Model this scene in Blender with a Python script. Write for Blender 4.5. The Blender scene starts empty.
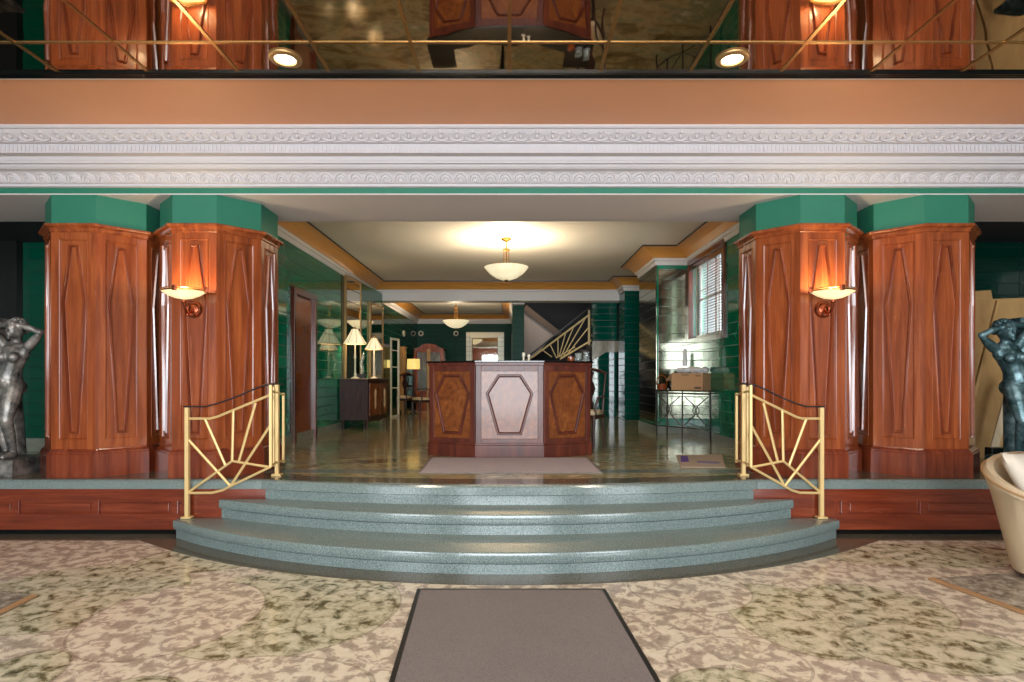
import bpy, bmesh, math, random
from mathutils import Vector, Matrix
random.seed(7)
S = bpy.context.scene
COL = S.collection
PI = math.pi
VX, HY, F, H = 509.5, 378.0, 580.0, 1.45
UP = 0.505                                   # upper floor height

def at(px, py, Y):
    return Vector(((px - VX) * Y / F, Y, H - (py - HY) * Y / F))
def zz(py, Y): return H - (py - HY) * Y / F
def xx(px, Y): return (px - VX) * Y / F

# ------------------------------------------------------------------ materials
MATS = {}
class NT:
    def __init__(s, name):
        s.m = bpy.data.materials.new(name); s.m.use_nodes = True
        s.t = s.m.node_tree; s.n = s.t.nodes; s.l = s.t.links
        s.b = s.n['Principled BSDF']; MATS[name] = s.m
    def node(s, kind, **kw):
        nd = s.n.new(kind)
        for k, v in kw.items():
            if k in nd.inputs.keys():
                if hasattr(v, 'is_output'): s.l.new(v, nd.inputs[k])
                else: nd.inputs[k].default_value = v
            else: setattr(nd, k, v)
        return nd
    def math(s, op, a, b=0.0, c=None):
        nd = s.n.new('ShaderNodeMath'); nd.operation = op
        for i, v in enumerate((a, b) if c is None else (a, b, c)):
            if hasattr(v, 'is_output'): s.l.new(v, nd.inputs[i])
            else: nd.inputs[i].default_value = v
        return nd.outputs[0]
    def mix(s, f, a, b):
        nd = s.n.new('ShaderNodeMix'); nd.data_type = 'RGBA'
        for i, v in ((0, f), (6, a), (7, b)):
            if hasattr(v, 'is_output'): s.l.new(v, nd.inputs[i])
            else: nd.inputs[i].default_value = (v if i == 0 else (*v, 1))
        return nd.outputs[2]
    def coords(s, scale=(1, 1, 1), rot=(0, 0, 0), kind='Object'):
        tc = s.n.new('ShaderNodeTexCoord')
        mp = s.node('ShaderNodeMapping', Scale=scale, Rotation=rot)
        s.l.new(tc.outputs[kind], mp.inputs['Vector']); return mp.outputs[0]
    def noise(s, vec, scale=5, detail=4, rough=.55, dist=0):
        nd = s.node('ShaderNodeTexNoise', Vector=vec, Scale=scale, Detail=detail, Roughness=rough, Distortion=dist)
        return nd.outputs[0]
    def ramp(s, fac, stops, interp='LINEAR'):
        nd = s.n.new('ShaderNodeValToRGB'); s.l.new(fac, nd.inputs[0]); cr = nd.color_ramp
        cr.interpolation = interp
        while len(cr.elements) < len(stops): cr.elements.new(.5)
        for e, (p, c) in zip(cr.elements, stops): e.position = p; e.color = (*c, 1) if len(c) == 3 else c
        return nd.outputs[0]
    def set(s, **kw):
        for k, v in kw.items():
            k = k.replace('_', ' ')
            i = s.b.inputs[k]
            if hasattr(v, 'is_output'): s.l.new(v, i)
            else: i.default_value = (*v, 1) if isinstance(v, tuple) and len(v) == 3 and i.type == 'RGBA' else v
        return s
    def bump(s, h, strength=.2, dist=.01):
        nd = s.node('ShaderNodeBump', Height=h, Strength=strength, Distance=dist)
        s.l.new(nd.outputs[0], s.b.inputs['Normal'])

def lin(r, g, b):
    f = lambda c: (c / 255 / 12.92) if c / 255 <= .04045 else ((c / 255 + .055) / 1.055) ** 2.4
    return (f(r), f(g), f(b))

def plain(name, col, rough=.5, metal=0, coat=0, var=.12, scale=8, **kw):
    m = NT(name); n = m.noise(m.coords(), scale, 3)
    c = m.mix(n, tuple(x * (1 - var) for x in col), tuple(min(1, x * (1 + var)) for x in col))
    m.set(Base_Color=c, Roughness=rough, Metallic=metal, Coat_Weight=coat, **kw); return m

def wood(name, dark, mid, light, scale=(8, 8, .55), rough=.24, coat=.6, burl=0):
    m = NT(name)
    oi = m.n.new('ShaderNodeObjectInfo')
    v = m.coords(scale)
    ad = m.node('ShaderNodeVectorMath', operation='ADD'); m.l.new(v, ad.inputs[0])
    sc = m.node('ShaderNodeVectorMath', operation='SCALE'); m.l.new(oi.outputs['Random'], sc.inputs['Scale'])
    sc.inputs[0].default_value = (7, 11, 5); m.l.new(sc.outputs[0], ad.inputs[1])
    v = ad.outputs[0]
    a = m.noise(v, 1.6, 7, .62, .5 + burl)
    b = m.noise(v, 6, 4, .6, .3)
    f = m.math('ADD', m.math('MULTIPLY', a, .82), m.math('MULTIPLY', b, .18))
    c = m.ramp(f, [(.26, dark), (.5, mid), (.76, light)])
    m.set(Base_Color=c, Roughness=m.math('ADD', m.math('MULTIPLY', b, .15), rough - .07), Coat_Weight=coat, Coat_Roughness=.12)
    m.bump(f, .06, .004); return m

WD, WM, WL = lin(86, 34, 14), lin(136, 64, 29), lin(172, 94, 47)
wood('mahogany', WD, WM, WL)
wood('mahogany_long', lin(70, 25, 12), lin(112, 44, 24), lin(146, 70, 40), (.7, 8, 8))
wood('mahogany_dark', lin(60, 22, 12), lin(98, 42, 22), lin(132, 66, 36))
wood('mahogany_plinth', lin(72, 24, 14), lin(118, 50, 28), lin(150, 76, 44))
wood('mahogany_mould', lin(80, 30, 14), lin(122, 54, 26), lin(158, 82, 44), rough=.2, coat=.8)
wood('burl', lin(66, 28, 10), lin(116, 60, 24), lin(150, 90, 42), (5, 5, 4), burl=1.5, coat=.25, rough=.34)
wood('desk_wood', lin(48, 16, 9), lin(84, 32, 18), lin(116, 54, 32), coat=.15, rough=.42)
wood('walnut_dark', lin(24, 10, 8), lin(52, 26, 18), lin(84, 46, 30), (10, 10, 2), rough=.42, coat=.1)
wood('cherry', lin(70, 22, 10), lin(130, 58, 24), lin(176, 96, 44), (8, 8, 1))
wood('plywood', lin(150, 112, 66), lin(178, 138, 86), lin(194, 156, 102), (3, 3, .6), rough=.6, coat=0)
wood('pale_board', lin(190, 165, 130), lin(214, 192, 158), lin(228, 208, 178), (8, 8, .8), rough=.6, coat=0)

def tile_mat(name, a, b, line, h=.155, rough=.05, metal=0, wav=.12, sx=1.83, spec=.5):
    m = NT(name)
    tc = m.n.new('ShaderNodeTexCoord'); sep = m.n.new('ShaderNodeSeparateXYZ'); m.l.new(tc.outputs['Object'], sep.inputs[0])
    zf = m.math('FRACT', m.math('DIVIDE', m.math('SUBTRACT', sep.outputs[2], UP), h))
    row = m.math('FLOOR', m.math('DIVIDE', m.math('SUBTRACT', sep.outputs[2], UP), h))
    ln = m.math('LESS_THAN', zf, .05)
    hx = m.math('ADD', sep.outputs[0], sep.outputs[1])
    vf = m.math('FRACT', m.math('ADD', m.math('DIVIDE', hx, sx), .3))
    ln = m.math('MAXIMUM', ln, m.math('LESS_THAN', vf, .004))
    n = m.noise(m.coords(), 1.3, 4)
    c = m.mix(ln, m.mix(n, a, b), line)
    m.set(Base_Color=c, Roughness=m.math('ADD', m.math('MULTIPLY', ln, .4), rough), Metallic=metal, Specular_IOR_Level=spec)
    wv = m.node('ShaderNodeTexNoise', Scale=1.1, Detail=1.5)
    cmb = m.n.new('ShaderNodeCombineXYZ'); m.l.new(hx, cmb.inputs[0]); m.l.new(m.math('MULTIPLY', row, 3.7), cmb.inputs[1]); m.l.new(m.math('MULTIPLY', sep.outputs[2], 1.5), cmb.inputs[2])
    m.l.new(cmb.outputs[0], wv.inputs['Vector'])
    hgt = m.math('SUBTRACT', m.math('MULTIPLY', wv.outputs[0], 1.0), m.math('MULTIPLY', ln, .3))
    m.bump(hgt, wav, .02)
    return m
tile_mat('green_glass', lin(0, 102, 74), lin(5, 122, 89), lin(0, 34, 28), spec=.9)
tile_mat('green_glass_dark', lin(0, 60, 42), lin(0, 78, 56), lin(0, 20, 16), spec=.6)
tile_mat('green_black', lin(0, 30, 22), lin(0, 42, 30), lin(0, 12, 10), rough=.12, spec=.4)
tile_mat('green_satin', lin(0, 52, 38), lin(0, 70, 50), lin(0, 20, 16), rough=.35, spec=.12)
tile_mat('silver_tile', (.70, .66, .52), (.82, .78, .62), (.2, .18, .12), rough=.3, metal=.7)
tile_mat('green_teal', lin(0, 64, 52), lin(2, 86, 68), lin(0, 26, 22), spec=.9)
tile_mat('mirror_tile', (.36, .37, .28), (.46, .45, .34), (.04, .05, .04), rough=.10, metal=1, wav=.16)
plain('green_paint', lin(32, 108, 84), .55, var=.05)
plain('white_paint', lin(214, 209, 205), .6, var=.03)
plain('plaster', lin(190, 184, 186), .6, var=.03)
plain('soffit_paint', lin(206, 196, 192), .55, var=.05, scale=.8)
plain('tray_paint', lin(214, 206, 192), .6, var=.03)
plain('ochre_paint', lin(196, 136, 62), .38, var=.1, scale=3)
plain('copper_paint', lin(220, 154, 110), .42, metal=.15, var=.08, scale=1.2)
plain('black', lin(16, 14, 14), .4)
plain('black_gloss', lin(14, 14, 14), .15)
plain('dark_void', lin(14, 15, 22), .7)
plain('grey_wall', lin(166, 152, 146), .6, var=.03)
plain('brown_grey', lin(92, 74, 62), .6)
plain('gold', lin(176, 140, 92), .4, metal=.7, var=.06)
plain('gold_strip', lin(190, 150, 96), .25, metal=.9)
plain('rail_gold', lin(222, 190, 130), .38, metal=.35, var=.05)
plain('banister_cream', lin(236, 208, 150), .4)
plain('brass', lin(200, 158, 90), .25, metal=1)
plain('copper', lin(170, 92, 64), .25, metal=1)
plain('wrought', lin(38, 30, 30), .4, metal=.6)
plain('cream_cloth', lin(196, 174, 142), .85, var=.06, scale=60)
plain('pillow_cloth', lin(206, 194, 178), .85, var=.08, scale=40)
plain('tan', lin(176, 134, 92), .6)
plain('card', lin(190, 148, 108), .75, var=.05)
plain('white_cloth', lin(225, 222, 222), .8)
plain('ivory', lin(230, 220, 196), .5)
plain('purple_ink', lin(96, 66, 150), .7)
plain('blue_ink', lin(120, 112, 150), .7)
plain('mat_beige', lin(178, 160, 140), .8, scale=80)
plain('seat_cloth', lin(208, 186, 150), .8)
plain('paper', lin(220, 220, 216), .7)
plain('reflected_stone', lin(150, 140, 124), .2, var=.3, scale=6)
m = NT('rug_stone'); v = m.coords(); n = m.noise(v, 14, 6, .7, .5)
m.set(Base_Color=m.ramp(n, [(.36, lin(104, 92, 80)), (.5, lin(150, 138, 124)), (.66, lin(196, 186, 172))]), Roughness=.25)
plain('base_stone', lin(120, 124, 112), .25, var=.35, scale=9)
m = NT('tinted_mirror')
n = m.noise(m.coords((1, 1, 1)), 1.6, 2); m.set(Base_Color=(.60, .52, .44), Roughness=.025, Metallic=1); m.bump(n, .10, .02)
m = NT('silver_mirror'); n = m.noise(m.coords(), 2.5, 2); m.set(Base_Color=(.80, .76, .66), Roughness=.03, Metallic=1); m.bump(n, .05, .01)
m = NT('clear_glass'); m.set(Base_Color=(.86, .92, .9), Roughness=.03, Transmission_Weight=.85, IOR=1.45)
m = NT('bronze'); v = m.coords(); n = m.noise(v, 9, 6, .65); n2 = m.noise(v, 40, 3)
m.set(Base_Color=m.ramp(n, [(.3, lin(26, 28, 30)), (.46, lin(104, 102, 98)), (.66, lin(166, 158, 150))]), Roughness=m.math('ADD', m.math('MULTIPLY', n2, .2), .32), Metallic=.45); m.bump(n2, .25, .004)
m = NT('bronze_green'); v = m.coords(); n = m.noise(v, 8, 6, .65); n2 = m.noise(v, 40, 3)
m.set(Base_Color=m.ramp(n, [(.3, lin(14, 26, 26)), (.47, lin(62, 90, 94)), (.68, lin(128, 154, 160))]), Roughness=m.math('ADD', m.math('MULTIPLY', n2, .2), .32), Metallic=.45); m.bump(n2, .25, .004)

def speckle(name, a, b, c, rough=.16):
    m = NT(name); v = m.coords()
    n = m.noise(v, 90, 3, .7); n2 = m.noise(v, 220, 2, .6); n3 = m.noise(v, 2.2, 3)
    col = m.mix(m.math('GREATER_THAN', n2, .58), m.ramp(n, [(.38, a), (.55, b)]), c)
    col = m.mix(m.math('MULTIPLY', n3, .35), col, tuple(x * .6 for x in a))
    m.set(Base_Color=col, Roughness=m.math('ADD', m.math('MULTIPLY', n, .12), rough - .05), Specular_IOR_Level=.6); return m
speckle('terrazzo', lin(86, 100, 97), lin(116, 130, 127), lin(164, 172, 168))
speckle('terrazzo_dark', lin(78, 74, 62), lin(98, 92, 78), lin(128, 120, 104), .12)
m = speckle('mat_grey', lin(114, 104, 102), lin(130, 120, 118), lin(142, 132, 130), .85)
speckle('rug_mauve', lin(176, 162, 166), lin(194, 180, 184), lin(204, 192, 194), .85)

def shade_mat(name, col, e, strength):
    m = NT(name); n = m.noise(m.coords((1, 1, 1)), 7, 4, .6, .8)
    ec = m.mix(n, e, tuple(min(1, x * 1.15) for x in e))
    m.set(Base_Color=col, Roughness=.4, Emission_Color=ec, Emission_Strength=m.math('MULTIPLY', m.math('ADD', n, .5), strength)); return m
shade_mat('alabaster', lin(235, 222, 190), (1, .80, .50), .62)
shade_mat('sconce_glass', lin(240, 222, 180), (1, .74, .38), .85)
shade_mat('lamp_cloth', lin(230, 214, 180), (1, .80, .48), .75)
shade_mat('yellow_shade', lin(226, 190, 90), (1, .70, .22), .75)
shade_mat('lens_glow', lin(255, 240, 210), (1, .88, .66), 9)

# lobby marble floor -------------------------------------------------------
def marble_floor():
    m = NT('lobby_marble'); v = m.coords((1, 1, 1), (0, 0, .35))
    n1 = m.noise(v, 11, 7, .62, .5); n2 = m.noise(v, 1.1, 3); n3 = m.noise(v, 34, 5, .7)
    f = m.math('ADD', m.math('MULTIPLY', n1, .8), m.math('MULTIPLY', n3, .2))
    cream = m.ramp(f, [(.36, lin(158, 143, 130)), (.48, lin(186, 169, 153)), (.525, lin(228, 214, 192)), (.66, lin(240, 229, 210))])
    green = m.ramp(f, [(.34, lin(66, 60, 36)), (.41, lin(106, 100, 68)), (.46, lin(164, 158, 130)), (.53, lin(208, 199, 171)), (.66, lin(228, 219, 195))])
    tc = m.n.new('ShaderNodeTexCoord')
    def ell(px, py, hw, hh):
        Y0 = H * F / (py - HY); Ya = H * F / (py - hh - HY); Yb = H * F / (py + hh - HY)
        cy = (Ya + Yb) / 2
        rx, ry = hw * Y0 / F, (Ya - Yb) / 2
        sb = m.node('ShaderNodeVectorMath', operation='SUBTRACT'); m.l.new(tc.outputs['Object'], sb.inputs[0]); sb.inputs[1].default_value = (xx(px, Y0), cy, 0)
        ml = m.node('ShaderNodeVectorMath', operation='MULTIPLY'); m.l.new(sb.outputs[0], ml.inputs[0]); ml.inputs[1].default_value = (1 / rx, 1 / ry, 0)
        ln = m.node('ShaderNodeVectorMath', operation='LENGTH'); m.l.new(ml.outputs[0], ln.inputs[0])
        d = ln.outputs['Value']
        return m.math('LESS_THAN', d, 1.0), m.math('COMPARE', d, 1.0, .014 / min(rx, ry) * .5)
    mask = None; line = None
    for add, e in ((1, (60, 600, 110, 36)), (1, (275, 615, 120, 46)), (0, (165, 622, 84, 40)), (1, (-10, 690, 48, 40)), (1, (345, 615, 46, 28)),
                   (1, (200, 560, 60, 13)), (0, (250, 690, 120, 34)), (1, (800, 622, 62, 38)), (1, (880, 610, 70, 26)), (1, (940, 650, 90, 26)), (0, (740, 665, 70, 28)),
                   (1, (730, 690, 60, 22)), (1, (930, 556, 110, 12)), (0, (690, 590, 60, 22)), (1, (140, 690, 40, 14))):
        a, l = ell(*e)
        if mask is None: mask = a; line = l
        else:
            mask = m.math('MAXIMUM', mask, a) if add else m.math('MULTIPLY', mask, m.math('SUBTRACT', 1.0, a))
            line = m.math('MAXIMUM', m.math('MULTIPLY', line, m.math('SUBTRACT', 1.0, a)), l)
    c = m.mix(mask, cream, green)
    c = m.mix(m.math('MULTIPLY', n2, .2), c, lin(160, 142, 126))
    c = m.mix(m.math('MULTIPLY', line, .35), c, lin(92, 74, 50))
    m.set(Base_Color=c, Roughness=m.math('ADD', m.math('MULTIPLY', n1, .12), .10), Specular_IOR_Level=.5)
    w = m.noise(m.coords(), 2, 2); m.bump(w, .03, .01)
marble_floor()
m = NT('upper_marble'); v = m.coords((.45, 1, 1)); n = m.noise(v, 2.2, 7, .65, 1.4); n2 = m.noise(v, 9, 5, .7)
f = m.math('ADD', m.math('MULTIPLY', n, .7), m.math('MULTIPLY', n2, .3))
m.set(Base_Color=m.ramp(f, [(.34, lin(84, 74, 48)), (.44, lin(140, 124, 88)), (.51, lin(184, 168, 130)), (.57, lin(134, 138, 110)), (.64, lin(206, 194, 164))]),
      Roughness=m.math('ADD', m.math('MULTIPLY', n2, .1), .07), Specular_IOR_Level=.7)
m.bump(m.noise(m.coords(), 1.5, 2), .03, .01)
M = MATS

# ------------------------------------------------------------------ mesh builder
def poly_offset(p, d):
    n = len(p); area = sum(p[i][0] * p[(i + 1) % n][1] - p[(i + 1) % n][0] * p[i][1] for i in range(n))
    s = 1 if area > 0 else -1; out = []
    for i in range(n):
        a, b, c = Vector(p[i - 1]), Vector(p[i]), Vector(p[(i + 1) % n])
        e1 = (b - a).normalized(); e2 = (c - b).normalized()
        n1 = Vector((-e1.y, e1.x)) * s; n2 = Vector((-e2.y, e2.x)) * s
        k = n1 + n2; q = k / max(.2, (1 + n1.dot(n2)))
        out.append((b.x + q.x * d, b.y + q.y * d))
    return out

class Frame:
    def __init__(s, o, ex, ey, n): s.o, s.ex, s.ey, s.n = Vector(o), Vector(ex).normalized(), Vector(ey).normalized(), Vector(n).normalized()
    def __call__(s, u, v, h=0): return s.o + s.ex * u + s.ey * v + s.n * h
XY = Frame((0, 0, 0), (1, 0, 0), (0, 1, 0), (0, 0, 1))
def facing(x, y, z, ang=0):                      # a vertical face at (x,y,z) looking to -Y, turned by ang about Z
    return Frame((x, y, z), (math.cos(ang), math.sin(ang), 0), (0, 0, 1), (math.sin(ang), -math.cos(ang), 0))

class MB:
    def __init__(s): s.v = []; s.f = []
    def add(s, vs, fs):
        k = len(s.v); s.v += [Vector(p) for p in vs]; s.f += [tuple(i + k for i in f) for f in fs]; return s
    def box(s, x0, x1, y0, y1, z0, z1):
        return s.prism([(x0, y0), (x1, y0), (x1, y1), (x0, y1)], z0, z1)
    def prism(s, poly, h0, h1, fr=XY):
        n = len(poly); vs = [fr(u, v, h0) for u, v in poly] + [fr(u, v, h1) for u, v in poly]
        return s.add(vs, [tuple(range(n))[::-1], tuple(range(n, 2 * n))] + [(i, (i + 1) % n, n + (i + 1) % n, n + i) for i in range(n)])
    def rect(s, u0, u1, v0, v1, h0, h1, fr): return s.prism([(u0, v0), (u1, v0), (u1, v1), (u0, v1)], h0, h1, fr)
    def sweep(s, poly, prof, fr=XY, cap0=False, cap1=False):     # prof: (inset, height) loops around a closed outline
        n = len(poly); vs = []; fs = []
        for d, h in prof: vs += [fr(u, v, h) for u, v in (poly_offset(poly, d) if d else poly)]
        for k in range(len(prof) - 1):
            fs += [(k * n + i, k * n + (i + 1) % n, (k + 1) * n + (i + 1) % n, (k + 1) * n + i) for i in range(n)]
        if cap0: fs.append(tuple(range(n))[::-1])
        if cap1: fs.append(tuple(range((len(prof) - 1) * n, len(prof) * n)))
        return s.add(vs, fs)
    def path(s, prof, x0, x1):                                   # a (Y,Z) profile drawn out along X
        n = len(prof); vs = [(x0, y, z) for y, z in prof] + [(x1, y, z) for y, z in prof]
        return s.add(vs, [(i, i + 1, n + i + 1, n + i) for i in range(n - 1)] + [tuple(range(n)), tuple(range(n, 2 * n))[::-1]])
    def tube(s, pts, r, n=8, closed=False, flat=None):
        pts = [Vector(p) for p in pts]; m = len(pts); rs = r if isinstance(r, (list, tuple)) else [r] * m
        vs = []; fs = []; prev = None
        for i, p in enumerate(pts):
            a = pts[i - 1] if (i or closed) else p; b = pts[(i + 1) % m] if (i < m - 1 or closed) else p
            t = (b - a).normalized()
            ref = prev if prev is not None else (Vector((0, 0, 1)) if abs(t.z) < .9 else Vector((1, 0, 0)))
            u = (ref - t * ref.dot(t)).normalized(); prev = u; w = t.cross(u)
            for k in range(n):
                an = 2 * PI * (k + .5) / n
                vs.append(p + u * math.cos(an) * rs[i] * (flat or 1) + w * math.sin(an) * rs[i])
        for i in range(m if closed else m - 1):
            j = (i + 1) % m
            fs += [(i * n + k, i * n + (k + 1) % n, j * n + (k + 1) % n, j * n + k) for k in range(n)]
        if not closed: fs += [tuple(range(n))[::-1], tuple(range((m - 1) * n, m * n))]
        return s.add(vs, fs)
    def bar(s, a, b, w): return s.tube([a, b], w * .707, 4)
    def lathe(s, prof, c=(0, 0, 0), n=24, sx=1, sy=1):
        c = Vector(c); m = len(prof); vs = []; fs = []
        for r, z in prof: vs += [c + Vector((max(r, .0005) * sx * math.cos(2 * PI * k / n), max(r, .0005) * sy * math.sin(2 * PI * k / n), z)) for k in range(n)]
        for i in range(m - 1): fs += [(i * n + k, i * n + (k + 1) % n, (i + 1) * n + (k + 1) % n, (i + 1) * n + k) for k in range(n)]
        fs += [tuple(range(n))[::-1], tuple(range((m - 1) * n, m * n))]
        return s.add(vs, fs)
    def ball(s, c, r, n=14, m=9, rot=None):
        c = Vector(c); r = Vector(r if isinstance(r, (tuple, list)) else (r, r, r)); vs = []; fs = []
        for i in range(m + 1):
            a = PI * i / m
            for k in range(n):
                b = 2 * PI * k / n; q = Vector((r.x * math.sin(a) * math.cos(b), r.y * math.sin(a) * math.sin(b), r.z * math.cos(a)))
                vs.append(c + (rot @ q if rot else q))
        for i in range(m): fs += [(i * n + k, i * n + (k + 1) % n, (i + 1) * n + (k + 1) % n, (i + 1) * n + k) for k in range(n)]
        return s.add(vs, fs)
    def obj(s, name, mat, parent=None, smooth=None, bevel=0, shift=True, weld=True):
        off = Vector(parent_world(parent)) if (parent is not None and shift) else Vector((0, 0, 0))
        me = bpy.data.meshes.new(name); me.from_pydata([p - off for p in s.v], [], s.f)
        bm = bmesh.new(); bm.from_mesh(me)
        if weld: bmesh.ops.remove_doubles(bm, verts=bm.verts, dist=1e-5)
        bmesh.ops.recalc_face_normals(bm, faces=bm.faces)
        bm.to_mesh(me); bm.free()
        me.materials.append(M[mat])
        if smooth is not None:
            me.shade_smooth(); me.set_sharp_from_angle(angle=math.radians(smooth))
        o = bpy.data.objects.new(name, me); COL.objects.link(o)
        if parent is not None: o.parent = parent
        if bevel:
            b = o.modifiers.new('bevel', 'BEVEL'); b.width = bevel; b.segments = 2; b.limit_method = 'ANGLE'; b.angle_limit = math.radians(40)
        return o
WORLD = {}
def parent_world(o):
    v = Vector((0, 0, 0))
    while o is not None: v += o.location; o = o.parent
    return v
def thing(name, label, cat, loc=(0, 0, 0), group=None):
    o = bpy.data.objects.new(name, None); COL.objects.link(o); o.location = loc; o.empty_display_size = .1
    return tag(o, label, cat, group)
def tag(o, label, cat, group=None):
    o['label'] = label; o['category'] = cat
    if group: o['group'] = group
    return o
def struct(name, mb, mat, **kw):
    o = mb.obj(name, mat, **kw); o['kind'] = 'structure'; return o
def dup(root, loc, label=None, rz=None, sx=None):
    r = root.copy(); COL.objects.link(r); r.location = loc
    if rz is not None: r.rotation_euler = (0, 0, rz)
    if sx is not None: r.scale = (sx, 1, 1)
    if label: r['label'] = label
    for ch in list(root.children):
        c = ch.copy(); COL.objects.link(c); c.parent = r
        for g in list(ch.children):
            d = g.copy(); COL.objects.link(d); d.parent = c
    return r

# ================================================================== SETTING
Y0 = 5.39
def arc(hw, ye, yc, n=40, inset=0):
    d = ye - yc; R = (hw * hw + d * d) / (2 * d); cy = yc + R; R -= inset
    hw2 = hw - inset; a = math.asin(min(1, hw2 / R))
    return [(R * math.sin(-a + 2 * a * i / n), cy - R * math.cos(-a + 2 * a * i / n)) for i in range(n + 1)]

struct('floor', MB().box(-8, 8, -4, 5.5, -.1, 0), 'lobby_marble')
# dark terrazzo border along the steps and low walls
bd = [(-8, 5.40), (-8, 5.17), (-3.30, 5.17)] + arc(3.25, 5.15, 4.052)[1:-1] + [(3.30, 5.17), (8, 5.17), (8, 5.40)]
struct('floor_border', MB().prism(bd, -.05, .003), 'terrazzo_dark')
# upper floor
struct('floor_upper', MB().box(-8, 8, 5.45, 21, .40, UP), 'upper_marble')
b3 = [(-8, 6.0), (-8, 5.355)] + [(-2.29, 5.355)] + [(x, y) for x, y in arc(2.27, 5.345, 5.06)] + [(2.29, 5.355), (8, 5.355), (8, 6.0)]
mb = MB(); mb.sweep(b3, [(.0, .425), (-.0, .49), (.012, UP), (.03, UP + .004)], cap0=True, cap1=True)
struct('floor_edge', mb, 'terrazzo')
bd2 = [(-8, 6.6), (-8, 5.40)] + [(x, y) for x, y in arc(2.3, 5.40, 5.13)] + [(8, 5.40), (8, 6.6)] + [(2.3, 6.6)] + [(x, y) for x, y in reversed(arc(2.2, 5.62, 5.40))] + [(-2.3, 6.6)]
mb = MB(); mb.prism([(-8, 6.6), (-8, 5.40)] + arc(2.3, 5.40, 5.13) + [(8, 5.40), (8, 6.6), (2.7, 6.6), (2.45, 5.75)] + arc(2.2, 5.62, 5.40)[::-1] + [(-2.45, 5.75), (-2.7, 6.6)], UP + .0, UP + .006)
struct('floor_upper_border', mb, 'terrazzo_dark')
struct('floor_upper_inlay', MB().prism([(2.45, 5.75), (-2.45, 5.75)] + arc(2.2, 5.62, 5.40), UP, UP + .0055), 'upper_marble')

steps = thing('curved_steps', 'wide curved grey-green terrazzo steps rising to the upper hall', 'steps', (0, 5.3, 0))
def step(hw, ye, yc, z0, z1, back):
    mb = MB(); a = arc(hw, ye, yc)
    a = [(x - .03, y) for x, y in a]; poly = [(-hw - .03, back)] + a + [(hw - .03, back)]
    t = .088
    mb.sweep(poly, [(.022, z0), (.022, z1 - t - .004), (.045, z1 - t - .004), (.045, z1 - t + .004), (.006, z1 - t + .005), (0, z1 - t + .014), (0, z1 - .016), (.004, z1 - .005), (.016, z1)], cap0=True, cap1=True)
    return mb
step(3.01, 5.24, 4.25, 0, .168, 5.348).obj('step', 'terrazzo', steps, smooth=35)
step(2.635, 5.32, 4.715, .168, .337, 5.348).obj('step', 'terrazzo', steps, smooth=35)
mb = MB(); a = arc(2.27, 5.344, 5.06, inset=.022)
mb.sweep([(-2.25, 5.348)] + a[2:-2] + [(2.25, 5.348)], [(0, .337), (0, .417), (.025, .417), (.025, .424)], cap0=True, cap1=True); mb.obj('step_riser', 'terrazzo', steps, smooth=35)

# low panelled walls either side
def low_wall(name, x0, x1, cuts):
    mb = MB(); fr = facing(0, Y0, 0)
    mb.box(x0, x1, Y0, Y0 + .08, .045, .425)
    mb.rect(x0, x1, .315, .425, 0, .022, fr); mb.rect(x0, x1, .045, .19, 0, .022, fr)
    ed = [x0] + cuts + [x1]
    for i, c in enumerate(ed):
        mb.rect(max(x0, c - .03), min(x1, c + .03), .19, .315, 0, .022, fr)
    for a, b in zip(ed[:-1], ed[1:]):
        if b - a > .3:
            mb.rect(a + .06, b - .06, .215, .29, 0, .010, fr)
    struct(name, mb, 'mahogany_long', bevel=.004)
    struct('baseboard_' + name[5:], MB().box(x0, x1, Y0 - .012, Y0 + .06, 0, .045), 'black_gloss')
low_wall('wall_low_left', -7.95, -3.0, [-6.4, -5.3, -4.57, -3.83, -3.1])
low_wall('wall_low_right', 3.0, 7.95, [3.1, 3.83, 4.57, 5.3, 6.4])
for sx, nm in ((-1, 'left'), (1, 'right')):        # wood cheek between the steps and the low wall
    mb = MB(); xs = sorted((sx * 2.2, sx * 3.0)); mb.box(xs[0], xs[1], Y0 - .03, Y0 + .05, .0, .425)
    struct('wall_step_' + nm, mb, 'mahogany_long')

# header beam and its soffit
struct('wall_header', MB().box(-8, 8, 5.5, 6.4, 3.2, 3.9), 'green_paint')
struct('ceiling_soffit', MB().box(-8, 8, 5.503, 6.41, 3.19, 3.202), 'soffit_paint')
struct('wall_header_back', MB().box(-8, 8, 6.4, 6.45, 3.19, 3.75), 'white_paint')
# plaster cornice with two ornament bands
prof = [(5.5, 3.63), (4.96, 3.63), (4.965, 3.61), (4.98, 3.598), (5.00, 3.598), (5.03, 3.57), (5.09, 3.535), (5.10, 3.535), (5.10, 3.525), (5.14, 3.522), (5.14, 3.446), (5.22, 3.444),
        (5.235, 3.42), (5.25, 3.405), (5.25, 3.396), (5.28, 3.394), (5.29, 3.38), (5.31, 3.365), (5.34, 3.362), (5.36, 3.358), (5.39, 3.34), (5.44, 3.28), (5.46, 3.278), (5.46, 3.254), (5.5, 3.252)]
struct('trim_cornice', MB().path(prof, -8, 8), 'plaster')
mb = MB(); x = -5.6; P = .139
while x < 5.6:                                       # lower band: nested arches
    for r in (.060, .036):
        mb.tube([(x + r * math.cos(t), 5.435 - .062 * (r / .06) * math.sin(t) * .9, 3.288 + .068 * (r / .06) * math.sin(t)) for t in [PI * k / 8 for k in range(9)]], .0125 if r > .05 else .010, 5)
    mb.ball((x, 5.43, 3.295), (.016, .016, .018), 6, 4)
    x += P
x = -5.6
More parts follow.
